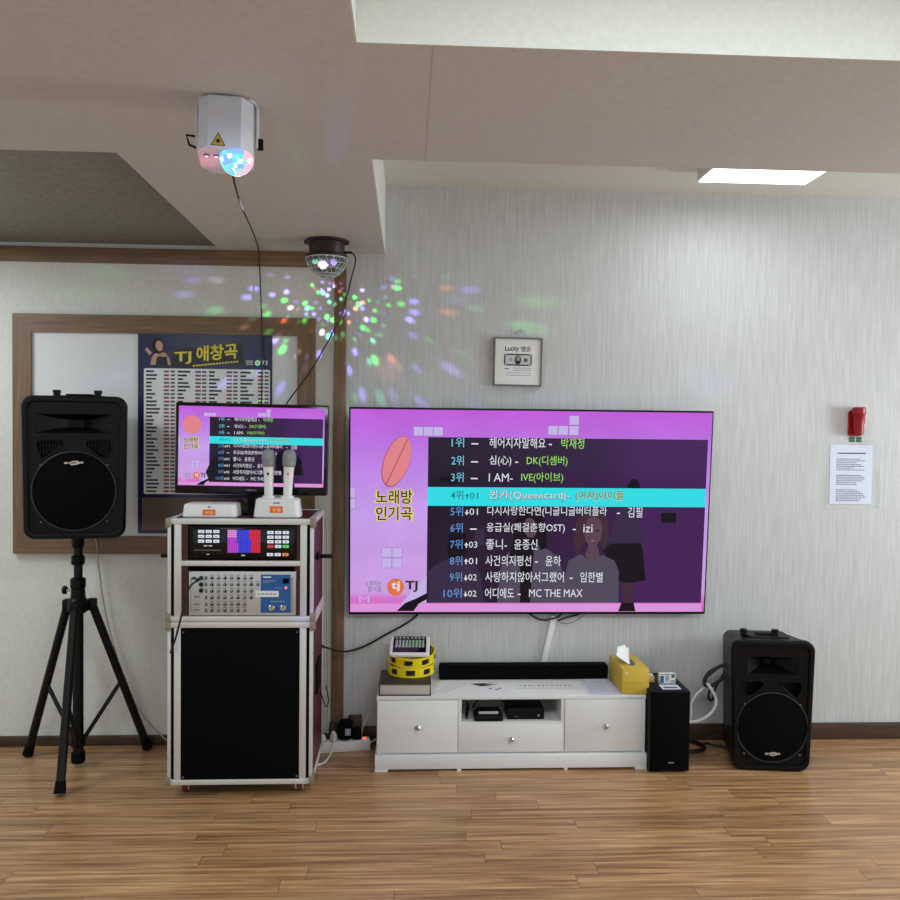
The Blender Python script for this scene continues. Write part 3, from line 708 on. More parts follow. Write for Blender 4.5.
def screen(parent, Wd, Hd, z0, y, big):
    fx = lambda v: min(max(((v - 31) / 845 - .5) * Wd, -Wd / 2), Wd / 2)
    fz = lambda v: z0 + (1 - (v - 24) / 476) * Hd
    st = .0006
    b = MB(); b.box(-Wd / 2, Wd / 2, y, y + .004, z0, z0 + Hd, M_pic); b.build('screen', parent, label='lit lilac screen picture')
    P = lambda q, pts, m, l: flat(q, [(fx(a), fz(c)) for a, c in pts], SC[m], y - st * l)
    b = MB()
    P(b, [(25, 500), (870, 500), (870, 480), (25, 480)], 'foot', .6)
    P(b, [(140, 498), (180, 498), (192, 480), (210, 470), (210, 455), (185, 468), (160, 478)], 'figd', .8)
    P(b, [(668, 499), (710, 499), (705, 478), (675, 478)], 'figd', .8)
    P(b, [(150, 480), (210, 478), (212, 410), (195, 430)], 'pale', .7)
    for x, z in ((175, 85), (198, 85), (221, 85)): P(b, [(x, z), (x + 24, z), (x + 24, z - 23), (x, z - 23)], 'line', .6); P(b, [(x + 1, z - 1), (x + 22.5, z - 1), (x + 22.5, z - 21.5), (x + 1, z - 21.5)], 'pale', .8)
    for x, z in ((488, 80), (512, 80), (537, 80), (537, 56)): P(b, [(x, z), (x + 24, z), (x + 24, z - 23), (x, z - 23)], 'line', .6); P(b, [(x + 1, z - 1), (x + 23, z - 1), (x + 23, z - 22), (x + 1, z - 22)], 'pale', .8)
    for x, z in ((104, 370), (128, 370), (104, 395), (128, 395)): P(b, [(x, z), (x + 24, z), (x + 24, z - 24), (x, z - 24)], 'line', .6); P(b, [(x + .8, z - .8), (x + 23.2, z - .8), (x + 23.2, z - 23.2), (x + .8, z - 23.2)], 'pale', .8)
    for z in (230, 255): P(b, [(26, z), (43, z), (43, z - 24), (26, z - 24)], 'line', .6); P(b, [(26, z - .8), (42.2, z - .8), (42.2, z - 23.2), (26, z - 23.2)], 'pale', .8)
    b.build('picture_blocks', parent)
    b = MB()
    if big:
        P(b, ellipse(137, 145, 30, 62, .33), 'beanl', .8); P(b, ellipse(138, 144, 28.5, 60, .33), 'bean', 1.0)
        P(b, [(112, 198), (115, 198), (164, 92), (161, 92)], 'beanl', 1.3)
    else: P(b, ellipse(109, 136, 54, 56), 'bean', 1.0)
    b.build('coral_shape', parent, label='coral oval in the screen picture')
    b = MB(); P(b, [(210, 478), (868, 478), (868, 87), (210, 87)], 'panel', 1.0); b.build('list_panel', parent, label='dark list panel')
    b = MB()
    if big:   # dim figures behind the list
        P(b, [(213, 478), (345, 478), (338, 410), (318, 378), (290, 368), (262, 372), (228, 388), (213, 405)], 'fig', 1.3)
        P(b, [(262, 372), (300, 368), (305, 340), (300, 310), (280, 302), (262, 312), (256, 340)], 'figd', 1.4); P(b, ellipse(262, 186, 26, 8), 'figd', 1.4)
        P(b, [(322, 300), (344, 300), (344, 340), (322, 340)], 'fig', 1.2)
        P(b, [(378, 478), (540, 478), (536, 420), (524, 375), (500, 352), (470, 338), (425, 340), (398, 360), (382, 400)], 'figw', 1.3)
        P(b, [(400, 380), (412, 330), (414, 285), (430, 262), (455, 256), (478, 266), (490, 295), (492, 345), (478, 352), (470, 330), (462, 352), (456, 478), (432, 478), (430, 400), (424, 365)], 'figd', 1.5)
        P(b, ellipse(452, 298, 15, 24, -.15), 'figs', 1.7)
        P(b, [(532, 478), (668, 478), (666, 400), (655, 376), (626, 362), (600, 380), (574, 360), (545, 376), (536, 420)], 'figw', 1.9)
        P(b, [(562, 362), (556, 320), (560, 285), (576, 262), (602, 254), (626, 262), (638, 286), (640, 325), (630, 350), (618, 330), (580, 330), (572, 355)], 'hair', 2.0)
        P(b, [(580, 300), (588, 276), (604, 270), (619, 278), (624, 302), (620, 326), (606, 345), (598, 345), (584, 328)], 'figs', 2.2); P(b, [(584, 362), (600, 384), (620, 364), (612, 340), (592, 340)], 'figs', 2.1)
        P(b, ellipse(593, 304, 4, 1.8), 'figd', 2.4); P(b, ellipse(612, 304, 4, 1.8), 'figd', 2.4); P(b, ellipse(602, 328, 5, 2), 'beanl', 2.4)
        P(b, [(640, 335), (700, 335), (718, 330), (716, 290), (700, 248), (660, 248), (650, 290)], 'fig', 1.3); P(b, [(626, 352), (645, 335), (718, 334), (722, 350), (732, 424), (690, 430), (660, 424), (640, 372)], 'figd', 1.4)
        P(b, [(674, 428), (704, 427), (698, 478), (682, 478)], 'hair', 1.3); P(b, [(675, 248), (678, 200), (690, 180), (704, 182), (714, 210), (712, 248)], 'figd', 1.2)
        P(b, [(762, 260), (800, 260), (800, 285), (762, 285)], 'fig', 1.2); P(b, [(763, 261), (799, 261), (799, 284), (763, 284)], 'figd', 1.25)
    else:
        P(b, [(215, 478), (380, 478), (420, 380), (300, 300), (230, 330), (190, 420)], 'figd', 1.3); P(b, [(600, 420), (760, 430), (740, 330), (660, 260), (600, 300)], 'figd', 1.3)
        P(b, [(560, 478), (640, 478), (620, 400), (575, 400)], 'figd', 1.3)
    b.build('dim_figures', parent, label='dim figures behind the list')
    b = MB(); P(b, [(210, 247), (868, 247), (868, 203), (210, 203)], 'bar', 2.6); b.build('highlight_bar', parent, label='cyan highlighted row')
    b = MB(); yt = y - st * 3.2; yu = y - st * 2.9
    T = lambda s, a, c, zc, h, m, yy=yt, bold=None: put_text(b, s, fx(a), fx(c), fz(zc - 2.5), h * Hd / 476, SC[m], yy, (.004 if any(ord(q) > 255 for q in s) else 0) if bold is None else bold)
    for i, ((rk, mv, parts), z) in enumerate(zip(ROWS, RZ)):
        x0 = 250 if i == 9 else 264
        rc = 'cyan' if i < 3 else 'barink' if i == 3 else 'blue'
        T(rk, x0, 293, z, 23, rc)
        if mv:
            up = mv[0] == '↑'; mc = 'barink' if i == 3 else 'white'
            P(b, [(297, z), (307, z), (302, z - 7)] if up else [(297, z), (307, z), (302, z + 7)], mc, 3.2)
            P(b, [(300.6, z + 6), (303.4, z + 6), (303.4, z), (300.6, z)] if up else [(300.6, z), (303.4, z), (303.4, z - 6), (300.6, z - 6)], mc, 3.2)
            T(mv[1:], 308, 328, z + 1, 15, mc)
        else: P(b, [(310, z + 2), (326, z + 2), (326, z - 1), (310, z - 1)], 'white', 3.2)
        for s, a, c, col in parts:
            if s == '-': P(b, [(a, z + 2), (c, z + 2), (c, z - 1), (a, z - 1)], col, 3.2); continue
            hh = 25 if any(ord(k) > 255 for k in s) else 19
            if i == 3: T(s, a, c, z + .5, hh + 2, 'dark' if col == 'white' else 'yel', yu, .03)
            T(s, a, c, z, hh, col if i != 3 or col == 'white' else 'barink')
    for s, z in (('노래방', 229), ('인기곡', 268)):
        dx = 0 if big else -28
        T(s, 86 + dx, 178 + dx, z, 38, 'yel', yu, .055); T(s, 90 + dx, 174 + dx, z, 33, 'dark', yt, .01)
    P(b, ellipse(137, 440, 20, 20.5), 'org', 2.9); T('tj', 127, 147, 441, 25, 'white', yt, .02)
    T('TJ', 160, 189, 441, 27, 'dark', yt, .03)
    T('노래하는', 66, 104, 434, 13, 'barink', yt, .0); T('즐거움', 72, 104, 448, 13, 'barink', yt, 0); T('M', 52, 76, 472, 15, 'pale', yt, 0)
    b.build('screen_lettering', parent, fix=False, label='song chart lettering on the screen')

# large television
t = thing('television', 'large wide television mounted on the grey wall above the white cabinet', 'television', (0.559, 3.765, 0.604), (R(4.2), 0, 0))
TW, TH = 1.640, .939
b = MB(); b.box(-TW / 2, TW / 2, -.002, .020, 0, TH, M_black, .003); b.box(-.5, .5, .020, .042, .12, .5, M_blackm, .006); b.build('bezel', t)
screen(t, TW - .014, TH - .020, .012, -.0034, True)
b = MB(); b.box(-.2, .2, .04, .072, .30, .42, M_blackm); b.build('wall_mount', t)
# small monitor
t = thing('monitor', 'small monitor on a stand on top of the equipment rack', 'monitor', (-0.647, 3.47, 1.092), (0, R(.7), 0))
b = MB(); b.box(-.312, .312, 0, .045, .076, .452, mat('gloss_bezel', rgb(10, 10, 12), .15), .006)
b.build('bezel', t)
screen(t, .594, .326, .111, -.004, False)
b = MB(); put_text(b, 'SAMSUNG', -.022, .022, .0945, .0065, M_inkl, -.0008, .01); b.build('brand_mark', t)
b = MB(); b.cyl((0, .05, .008), (0, .04, .12), .022, M_black, 16); b.lathe([(.11, 0), (.11, .006), (.08, .012), (.02, .014)], (0, .05, 0), M_black, 32); b.build('stand', t)

# ------------------------------------------------------------------ microphones and receivers on the rack
def rounded_block(b, w, d, h, r, m, taper=.006):
    rs = lambda k, z: [(x, y, z) for x, y in rrect(-w / 2 + k, w / 2 - k, -d / 2 + k, d / 2 - k, max(r - k * .4, .004))]
    b.ring_loft([rs(.002, 0), rs(0, .004), rs(taper * .6, h - .008), rs(taper, h - .002), rs(taper + .006, h)], m)
def sticker(parent, w, h, y, z):
    q = MB(); q.box(-w / 2, w / 2, y - .0008, y + .003, z - h / 2, z + h / 2, M_orange)
    q.box(-w * .28, -w * .02, y - .0012, y, z - h * .22, z + h * .2, M_orangel); q.box(w * .06, w * .32, y - .0012, y, z - h * .3, z + h * .25, M_orangel); q.build('orange_sticker', parent, label='orange sticker')
t = thing('microphone_receiver', 'low white receiver box with orange sticker on the left of the rack top', 'receiver', (-0.775, 3.35, 1.092))
b = MB(); rounded_block(b, .215, .12, .052, .025, M_wplastic, .008); b.build('housing', t); sticker(t, .05, .023, -.0592, .020)
b = MB(); b.box(-.002, .004, -.0595, -.055, .038, .044, M_blue); b.build('indicator', t)
t = thing('microphone_dock', 'white charging dock with orange sticker holding two microphones', 'microphone dock', (-0.514, 3.34, 1.092))
b = MB(); rounded_block(b, .184, .10, .075, .025, M_wplastic, .012)
for x in (-.037, .036): b.lathe([(.026, .07), (.025, .082), (.021, .084), (.020, .070)], (x, 0, 0), M_wplastic, 24)
b.build('housing', t); sticker(t, .05, .026, -.0478, .032)
b = MB(); b.box(-.012, .012, -.0445, -.042, .056, .060, M_inkd); b.build('markings', t)
mics = []
def mic(x, label, lean, dots):
    t = thing('microphone', label, 'microphone', (-0.514 + x, 3.34, 1.162), (R(-3), R(lean), 0), 'microphones in the white dock')
    b = MB(); b.lathe([(.0165, .0), (.0175, .01), (.018, .06), (.0205, .12), (.022, .128)], (0, 0, 0), M_wplastic, 24); b.build('handle', t)
    b = MB(); b.lathe([(.022, .128), (.0265, .134), (.0275, .158), (.0285, .16), (.0285, .165), (.0275, .167), (.025, .184), (.018, .194), (.008, .198), (.001, .1985)], (0, 0, 0), M_mesh, 24); b.build('mesh_head', t, label='grey mesh head')
    b = MB(); b.box(-.004, .004, -.0215, -.016, .095, .105, M_orange if dots else M_inkd, .001); b.build('switch', t)
mic(-.037, 'white microphone with grey head, left one standing in the dock', -1, False)
mic(.036, 'white microphone with orange switch, right one standing in the dock', 2, True)
b = MB(); b.box(-.045, .045, -.03, .03, 0, .032, M_blackm, .004); tag(b.build('power_adapter', None, (-.81, 3.55, 1.0925), (0, 0, R(12))), 'black adapter block behind the low white receiver on the rack', 'adapter')

# ================================================================== TV CABINET
CX0, CX1, CY, CZ = -.122, 1.030, 3.490, .317; CD = .315
cw = CX1 - CX0
t = thing('tv_cabinet', 'long low white media cabinet with three drawers under the television', 'cabinet', (CX0, CY, 0))
b = MB()
b.box(0, cw, 0, CD, CZ - .016, CZ, M_white, .0015)
b.box(.002, .016, .004, CD, .07, CZ - .016, M_white); b.box(cw - .016, cw - .002, .004, CD, .07, CZ - .016, M_white)
for x in (.346, .786): b.box(x, x + .014, .002, CD - .006, .078, CZ - .016, M_white)
b.box(.36, .786, .002, CD - .006, .193, .206, M_white); b.box(.016, cw - .016, CD - .006, CD, .078, CZ - .016, M_white); b.box(.016, cw - .016, .01, CD, .07, .08, M_white)
b.build('carcass', t)
b = MB(); b.box(-.005, cw + .003, -.012, CD, .010, .068, M_white, .002)
for x, wd in ((-.005, .055), (.342, .018), (.80, .014), (cw - .047, .05)): b.box(x, x + wd, -.011, CD, 0, .012, M_white)
b.build('plinth', t)
def drawer(x0, x1, z0, z1):
    b = MB(); b.box(x0, x1, -.002, .016, z0, z1, M_white, .0015); b.box(x0 + .012, x1 - .012, .016, CD - .02, z0 + .008, z1 - .02, M_white); d = b.build('drawer', t)
    q = MB(); cx, cz = (x0 + x1) / 2, (z0 + z1) / 2
    q.lathe([(.005, -.002), (.004, -.012), (.008, -.013), (.012, -.018), (.012, -.023), (.007, -.028)], (cx, 0, cz), M_chrome, 10, 'Y'); q.build('knob', d, label='faceted chrome knob')
drawer(.004, .344, .078, CZ - .018); drawer(.349, .792, .078, .1925); drawer(.802, cw - .004, .078, CZ - .018)

# things on and in the cabinet
b = MB(); b.box(0, .77, 0, .06, 0, .066, M_cloth, .008); b.box(.002, .768, -.001, .0, .004, .06, M_cloth)
tag(b.build('soundbar', None, (.150, 3.715, CZ)), 'long black soundbar at the back of the white cabinet top', 'soundbar')
def sheet(name, pts, m, z, label, cat, marks):
    t = thing(name, label, cat, (pts[0][0], pts[0][1], z))
    ox, oy = pts[0][:2]
    b = MB(); b.ring_loft([[(x - ox, y - oy, 0) for x, y in pts], [(x - ox, y - oy, .0006) for x, y in pts]], m); b.build('paper', t)
    b = MB(); marks(b, ox, oy); b.build('printing', t)
def fl(b, ox, oy, pts, m, z=.0009): b.poly([(x - ox, y - oy, z) for x, y in pts], m)
def marks1(b, ox, oy):
    fl(b, ox, oy, [(.285, 3.655), (.33, 3.62), (.36, 3.625), (.42, 3.66), (.385, 3.648), (.345, 3.65), (.40, 3.672)], M_inkd)
    for x, y in ((.37, 3.588), (.395, 3.575), (.41, 3.59)): fl(b, ox, oy, ellipse(x, y, .008, .008, 0, 10), M_ink)
    random.seed(3)
    for k in range(12): fl(b, ox, oy, [(.50 + k * .02, 3.622), (.512 + k * .02, 3.622), (.512 + k * .02, 3.632), (.50 + k * .02, 3.632)], M_ink if k % 3 else M_inkl)
    for k in range(18): fl(b, ox, oy, [(.485 + k * .016, 3.585), (.495 + k * .016, 3.585), (.495 + k * .016, 3.592), (.485 + k * .016, 3.592)], M_inkl)
    for a in (0, 1, 2): fl(b, ox, oy, [(.12 + a * .02, 3.53), (.21 + a * .03, 3.67), (.213 + a * .03, 3.67), (.124 + a * .02, 3.53)], M_inkl)
sheet('poster_sheet', [(.115, 3.494), (.825, 3.494), (.805, 3.708), (.15, 3.708)], M_paper, CZ + .0002, 'wide white printed sheet lying on the cabinet top', 'paper', marks1)
def marks2(b, ox, oy):
    for k in range(9):
        y = 3.515 + k * .02
        fl(b, ox, oy, [(.80 + .002 * k, y), (.885, y), (.885, y + .004), (.80 + .002 * k, y + .004)], M_inkl)
    fl(b, ox, oy, [(.80, 3.505), (.803, 3.505), (.803, 3.70), (.80, 3.70)], M_inkl)
sheet('printed_sheet', [(.785, 3.4915), (.935, 3.492), (.917, 3.712), (.783, 3.712)], M_blpaper, CZ + .0022, 'bluish printed sheet lying in front of the tissue box', 'paper', marks2)

t = thing('tissue_box', 'yellow tissue box with a tissue pulled out at the cabinet end', 'tissue box', (.985, 3.612, CZ + .004))
b = MB(); b.box(-.0585, .0585, -.116, .118, 0, .106, M_tissue, .0015); b.box(-.0587, .0587, -.1165, -.116, .048, .0487, mat('card_crease', rgb(170, 142, 46), .6))
b.box(-.045, -.037, -.1168, -.116, .085, .092, M_paper); b.build('box', t)
b = MB(); b.ring_loft([[(x, y, .1062) for x, y in ellipse(0, 0, .022, .065)], [(x, y, .1068) for x, y in ellipse(0, 0, .022, .065)]], M_ink); b.build('slot', t, label='dark oval slot')
b = MB(); random.seed(5)
nu, nv = 13, 8; g = []
for iu in range(nu):
    u = iu / (nu - 1) * 2 - 1; col = []
    for iv in range(nv):
        v = iv / (nv - 1); top = .058 + .020 * math.cos(u * 2.6 + .6) + .008 * math.sin(u * 9)
        yy = u * (.044 + .012 * math.sin(v * 2.6)) + .012 * v
        xx = .006 * math.sin(u * 7) * (.3 + v) + .030 * v * math.sin(u * 2.2 + .2) - .036 * v
        col.append((xx, yy, .100 + v * top))
    g.append(col)
vs = [[b.bm.verts.new(p) for p in c] for c in g] + [[b.bm.verts.new((p[0] + .004 + .010 * k / nv, p[1] * .8, p[2] - .012 * k / nv)) for k, p in enumerate(c)] for c in reversed(g)]
fs = []
for a, c in zip(vs, vs[1:]):
    for k in range(nv - 1): fs.append(b.bm.faces.new((a[k], c[k], c[k + 1], a[k + 1])))
b._fin(fs, M_tis); b.build('tissue', t, label='crumpled white tissue', angle=80)

t = thing('book', 'thick dark covered book lying at the left end of the cabinet top', 'book', (-.001, 3.60, CZ), (0, 0, R(-1)))
b = MB(); b.box(-.111, .110, -.104, .10, 0, .003, M_book, .001); b.box(-.111, .110, -.106, .10, .048, .052, M_book, .0015); b.box(-.111, -.107, -.104, .10, .001, .051, M_book, .001); b.build('cover', t)
b = MB(); b.box(-.107, .104, -.100, .096, .003, .048, M_pages, .004); b.build('pages', t, label='grey page block')

def tambourine(label, loc, rot):
    t = thing('tambourine', label, 'tambourine', loc, rot, 'yellow tambourines on the book')
    r0, r1, hh, n = .098, .104, .040, 48
    b = MB()
    def arc(k0, k1, z0, z1):
        pts = [2 * math.pi * k / n for k in range(k0, k1 + 1)]
        rings = [[(r1 * math.cos(a), r1 * math.sin(a), z0), (r1 * math.cos(a), r1 * math.sin(a), z1), (r0 * math.cos(a), r0 * math.sin(a), z1), (r0 * math.cos(a), r0 * math.sin(a), z0)] for a in pts]
        b.ring_loft(rings, M_yellow)
    arc(0, n, 0, .008); arc(0, n, .032, hh)
    for k in range(8): arc(k * 6, k * 6 + 3, .008, .032)
    b.build('frame', t)
    for k in range(8):
        a = 2 * math.pi * (k * 6 + 4.5) / n; c = Vector((.0905 * math.cos(a), .0905 * math.sin(a), 0))
        q = MB()
        q.lathe([(.0165, .012), (.015, .015), (.004, .017)], c, M_inkd, 14); q.lathe([(.004, .022), (.015, .024), (.0165, .027)], c, M_inkd, 14); q.cyl(c + Vector((0, 0, .006)), c + Vector((0, 0, .034)), .0018, M_steel, 6); q.build('jingle', t, label='dark metal jingles')
tambourine('yellow tambourine resting directly on the dark book', (.022, 3.675, CZ + .053), (0, 0, R(10)))
tambourine('yellow tambourine on top of the other one under the white remote', (.026, 3.68, CZ + .110), (R(9), 0, R(2)))

t = thing('song_remote', 'white framed remote with dark key panel lying on the tambourines', 'remote', (.014, 3.590, CZ + .1375), (R(17), 0, R(-2)))
b = MB(); rb = lambda k, z: [(x, y, z) for x, y in rrect(-.088 + k, .088 - k, 0 + k, .150 - k, .014)]
b.ring_loft([rb(.003, 0), rb(0, .004), rb(0, .013), rb(.004, .017)], M_wplastic); b.build('housing', t)
b = MB(); b.box(-.073, .073, .014, .144, .0165, .0185, mat('gloss_black', rgb(9, 9, 11), .12), .001); b.build('key_panel', t, label='glossy dark panel')
pg = mat('pale_green_print', rgb(150, 190, 150), .6); gy = mat('pale_grey_print', rgb(172, 180, 184), .6)
for k in range(9):
    q = MB(); xx = -.064 + k * .0146
    q.box(xx, xx + .0105, .052, .112, .0185, .0195, gy if k < 4 else pg, .0004)
    q.box(xx + .002, xx + .004, .06, .108, .0195, .0198, M_inkd); q.build('key', t)
for k in range(8):
    q = MB(); xx = -.066 + k * .017; q.lathe([(.0055, .0185), (.005, .0195)], (xx + .006, .13, 0), gy, 10); q.build('key', t)

# in the open bay
t = thing('remote_cradle', 'black handset with a white label in the open cabinet bay', 'handset', (.355, 3.535, .206))
b = MB(); b.box(-.062, .062, -.045, .045, 0, .026, M_black, .008); b.box(-.052, .052, -.02, .045, .02, .038, M_black, .008); b.build('housing', t)
b = MB(); b.box(-.042, .042, -.0215, -.019, .024, .036, mat('grey_label', rgb(196, 186, 190), .6), .0005); b.build('paper_label', t, label='pale paper label')
b = MB(); b.box(-.08, .08, -.06, .06, 0, .048, M_black, .004); b.lathe([(.004, 0), (.004, -.003)], (.055, -.06, .018), M_inkl, 10, 'Y'); b.box(-.05, -.03, -.0605, -.06, .012, .015, M_ink)
tag(b.build('set_top_box', None, (.515, 3.575, .206)), 'flat black set top box at the right in the open cabinet bay', 'box')
b = MB(); b.box(-.003, .003, -.04, .04, 0, .05, M_blackm, .001); tag(b.build('thin_case', None, (.263, 3.56, .207), (0, R(8), 0)), 'thin black case leaning at the left side of the open bay', 'case')
b = MB(); b.tube([(.30, 3.66, .21), (.32, 3.64, .25), (.36, 3.62, .268), (.42, 3.64, .25), (.47, 3.68, .215)], .0035, M_bcable, 8, 6); tag(b.build('lead', None), 'black lead looping behind the handset in the open bay', 'cable')

# subwoofer
t = thing('subwoofer', 'tall black subwoofer box standing against the cabinet right end', 'subwoofer', (1.1195, 3.445, 0))
b = MB(); b.box(-.0855, .0865, .0, .27, .006, .347, mat('black_vinyl', rgb(12, 12, 14), .5, spec=.25, bump=.1, nscale=200), .002); b.box(-.07, .07, .03, .24, 0, .006, M_blackm); b.build('cabinet', t)
b = MB(); b.box(-.083, .084, -.008, 0, .010, .344, M_cloth, .003); b.build('front_grille', t); b = MB(); b.box(-.005, .018, -.0092, -.008, .043, .046, M_inkl); b.build('badge', t)
t = thing('small_carton', 'small white printed carton standing on the black subwoofer', 'carton', (1.140, 3.56, .347), (0, 0, R(4)))
b = MB(); b.box(-.036, .036, -.012, .012, 0, .044, M_paper, .001); b.build('box', t)
b = MB()
for p, m in (((-.034, -.018, .004, .036), M_blue), ((-.012, .006, .012, .038), M_inkl), ((.016, .03, .026, .038), M_green), ((-.034, .034, .040, .043), M_ink), ((.014, .032, .006, .016), M_inkl)): frect(b, p[0], p[1], p[2], p[3], m, -.0125)
b.build('printing', t)
b = MB(); b.box(-.04, .04, -.03, .03, 0, .002, M_blpaper); b.box(-.03, .03, -.02, .0, .002, .0024, M_ink); tag(b.build('card', None, (1.135, 3.50, .347)), 'small pale card lying in front of the carton on the subwoofer', 'card')
b = MB(); b.box(-.014, .014, -.014, .014, 0, .028, mat('beige_plastic', rgb(196, 172, 140), .5), .004); b.lathe([(.009, .028), (.009, .034), (.006, .036)], (0, 0, 0), M_wplastic, 12); tag(b.build('small_jar', None, (1.075, 3.58, .347)), 'tiny beige container left of the carton on the subwoofer', 'container')

# ================================================================== WALL ITEMS
t = thing('picture_frame', 'small framed banknote print hanging above the television', 'picture', (.497, YW, 1.648), (0, R(.6), 0))
b = MB(); w, h = .111, .220
mfr = mat('grey_frame', rgb(112, 106, 100), .4, metal=.3)
b.box(-w, w, -.024, -.001, 0, .006, mfr); b.box(-w, w, -.024, -.001, h - .006, h, mfr); b.box(-w, -w + .006, -.024, -.001, .006, h - .006, mfr); b.box(w - .006, w, -.024, -.001, .006, h - .006, mfr); b.build('frame', t)
b = MB(); b.box(-w + .006, w - .006, -.018, -.002, .006, h - .006, mat('mount_card', rgb(226, 228, 222), .6)); b.build('mount', t)
b = MB(); frect(b, -.068, .074, .034, .186, M_paper, -.0184); yy = -.0188
frect(b, -.064, .064, .092, .146, M_inkd, yy)
flat(b, rrect(-.058, .058, .098, .140, .012), mat('note_paper', rgb(200, 204, 198), .7), yy - .0003)
for x, z in ((-.061, .141), (.061, .141), (-.061, .097), (.061, .097)): flat(b, ellipse(x - .004 * (1 if x > 0 else -1), z, .007, .006, 0, 10), M_inkl, yy - .0005)
flat(b, ellipse(0, .118, .016, .021), M_ink, yy - .0006); flat(b, ellipse(.002, .124, .007, .010), M_inkl, yy - .0009); flat(b, [(-.011, .102), (.012, .102), (.008, .114), (-.007, .114)], M_inkd, yy - .0009)
flat(b, ellipse(.036, .118, .010, .009), M_ink, yy - .0006); flat(b, ellipse(-.034, .120, .008, .008), M_inkl, yy - .0006)
for k in range(4): frect(b, -.06 + (.04 if k < 2 else .006), .062, .080 - k * .011, .083 - k * .011, M_inkl, yy)
frect(b, -.06, -.04, .076, .081, M_ink, yy)
b.build('banknote_print', t)
b = MB(); put_text(b, 'Lucky', -.060, .004, .166, .030, M_inkd, yy - .0004, .01, .03); put_text(b, '행운', .012, .060, .168, .026, M_ink, yy - .0004, .01, .03); b.build('handwriting', t, label='handwritten words')
b = MB(); b.poly([(-.05, -.0006, -.05), (.05, -.0006, -.05), (.05, -.0006, .05), (-.05, -.0006, .05)], M_clear)
b.bm.clear(); b.box(-.04, .045, -.0016, -.0004, -.022, .034, M_clear); b.tube([(-.018, -.004, -.018), (-.012, -.005, -.002), (-.004, -.004, .008), (.006, -.005, .0), (.012, -.004, -.012)], .0015, M_inkl, 6, 4)
tag(b.build('tape_patch', None, (.512, YW - .0004, 1.902)), 'clear tape patch with a small hook above the framed banknote', 'tape')

t = thing('notice_sheet', 'white printed notice in a clear sleeve taped to the right wall', 'notice', (2.083, YW - .002, 1.098))
b = MB(); b.box(-.118, .15, -.0006, .0, -.004, .318, M_clear)
for s in (.125, .135): b.tube([(s, -.0015, .0), (s + .008, -.003, .08), (s - .004, -.002, .17)], .0012, M_clear, 6, 4)
b.build('sleeve', t, label='clear plastic sleeve')
b = MB(); b.box(-.1035, .1, -.0016, -.0008, .016, .294, M_blpaper); b.build('paper', t)
b = MB(); random.seed(11); yy = -.0021
frect(b, -.068, .068, .253, .258, M_inkd, yy)
z = .228
for k in range(24):
    if k in (7, 8, 15, 16): z -= .0085; continue
    ln = random.uniform(.085, .15); x = -.073
    while x < -.073 + ln:
        wv = random.uniform(.006, .016); frect(b, x, min(x + wv, -.073 + ln), z - .0018, z + .0018, M_inkd if k in (4, 9) else M_ink, yy); x += wv + .003
    z -= .0085
b.build('print_lines', t)
t = thing('emergency_lamp', 'small red emergency lamp on the right wall above the notice', 'emergency lamp', (2.089, YW, 1.435))
b = MB(); b.ring_loft([[(x, -.001, z) for x, z in rrect(-.028, .033, 0, .118, .012)], [(x, -.012, z) for x, z in rrect(-.030, .035, -.002, .12, .012)], [(x, -.014, z) for x, z in rrect(-.028, .033, .0, .118, .011)]], M_red); b.build('bracket', t)
b = MB(); b.lathe([(.018, .006), (.022, .01), (.024, .05), (.026, .098), (.03, .104), (.03, .13), (.024, .134)], (.004, -.04, 0), M_red, 24); b.box(.0, .034, -.045, -.012, .03, .128, M_red, .006); b.build('lamp_body', t)
b = MB(); b.box(.008, .032, -.0462, -.0452, .034, .058, M_paper); b.box(.018, .028, -.0462, -.0452, .098, .106, M_paper, .0003); b.build('white_label', t, label='white stickers')
b = MB(); b.box(-.031, .031, -.0018, -.0002, -.014, .014, M_wplastic); b.box(-.030, -.002, -.0022, -.0017, -.0125, .0125, M_green); b.box(.002, .030, -.0022, -.0017, -.0125, .0125, M_green)
for k in range(4): b.box(-.025 + k * .0145, -.019 + k * .0145, -.0024, -.0021, -.003, .001, M_inkl)
tag(b.build('green_label', None, (2.0985, YW - .001, 1.418)), 'small green label between the red lamp and the notice', 'label')

# ================================================================== CEILING PARTY LIGHTS
t = thing('disco_light', 'round disco light with clear faceted dome on the soffit near the wall', 'party light', (-.350, 3.56, ZB))
mdk = mat('dark_red_plastic', rgb(46, 24, 26), .4)
b = MB(); b.lathe([(.088, 0), (.088, -.010), (.076, -.013), (.074, -.058), (.089, -.066), (.089, -.074), (.08, -.076)], (0, 0, 0), mdk, 40)
b.box(-.094, -.07, -.012, .012, -.016, 0, mdk, .003); b.box(.07, .094, -.012, .012, -.016, 0, mdk, .003); b.box(.07, .108, -.008, .008, -.052, -.044, M_black, .003); b.build('base', t)
b = MB(); prof = [(.086 * math.cos(a), -.074 - .083 * math.sin(a)) for a in [R(90 * k / 6) for k in range(6)]] + [(.004, -.157)]
b.lathe(prof, (0, 0, 0), M_dome, 18, cap0=False, cap1=True); b.build('dome', t, angle=1, label='clear faceted dome')
b = MB(); mr_ = mat('rib_plastic', rgb(205, 222, 218), .3)
for k in range(18):
    a = 2 * math.pi * (k + .5) / 18
    pr2 = [(.0868 * math.cos(R(q)) * math.cos(a + (.17 if n_ % 2 else 0)), .0868 * math.cos(R(q)) * math.sin(a + (.17 if n_ % 2 else 0)), -.074 - .0838 * math.sin(R(q))) for n_, q in enumerate((0, 18, 36, 54, 70))]
    b.tube(pr2, .0011, mr_, 5)
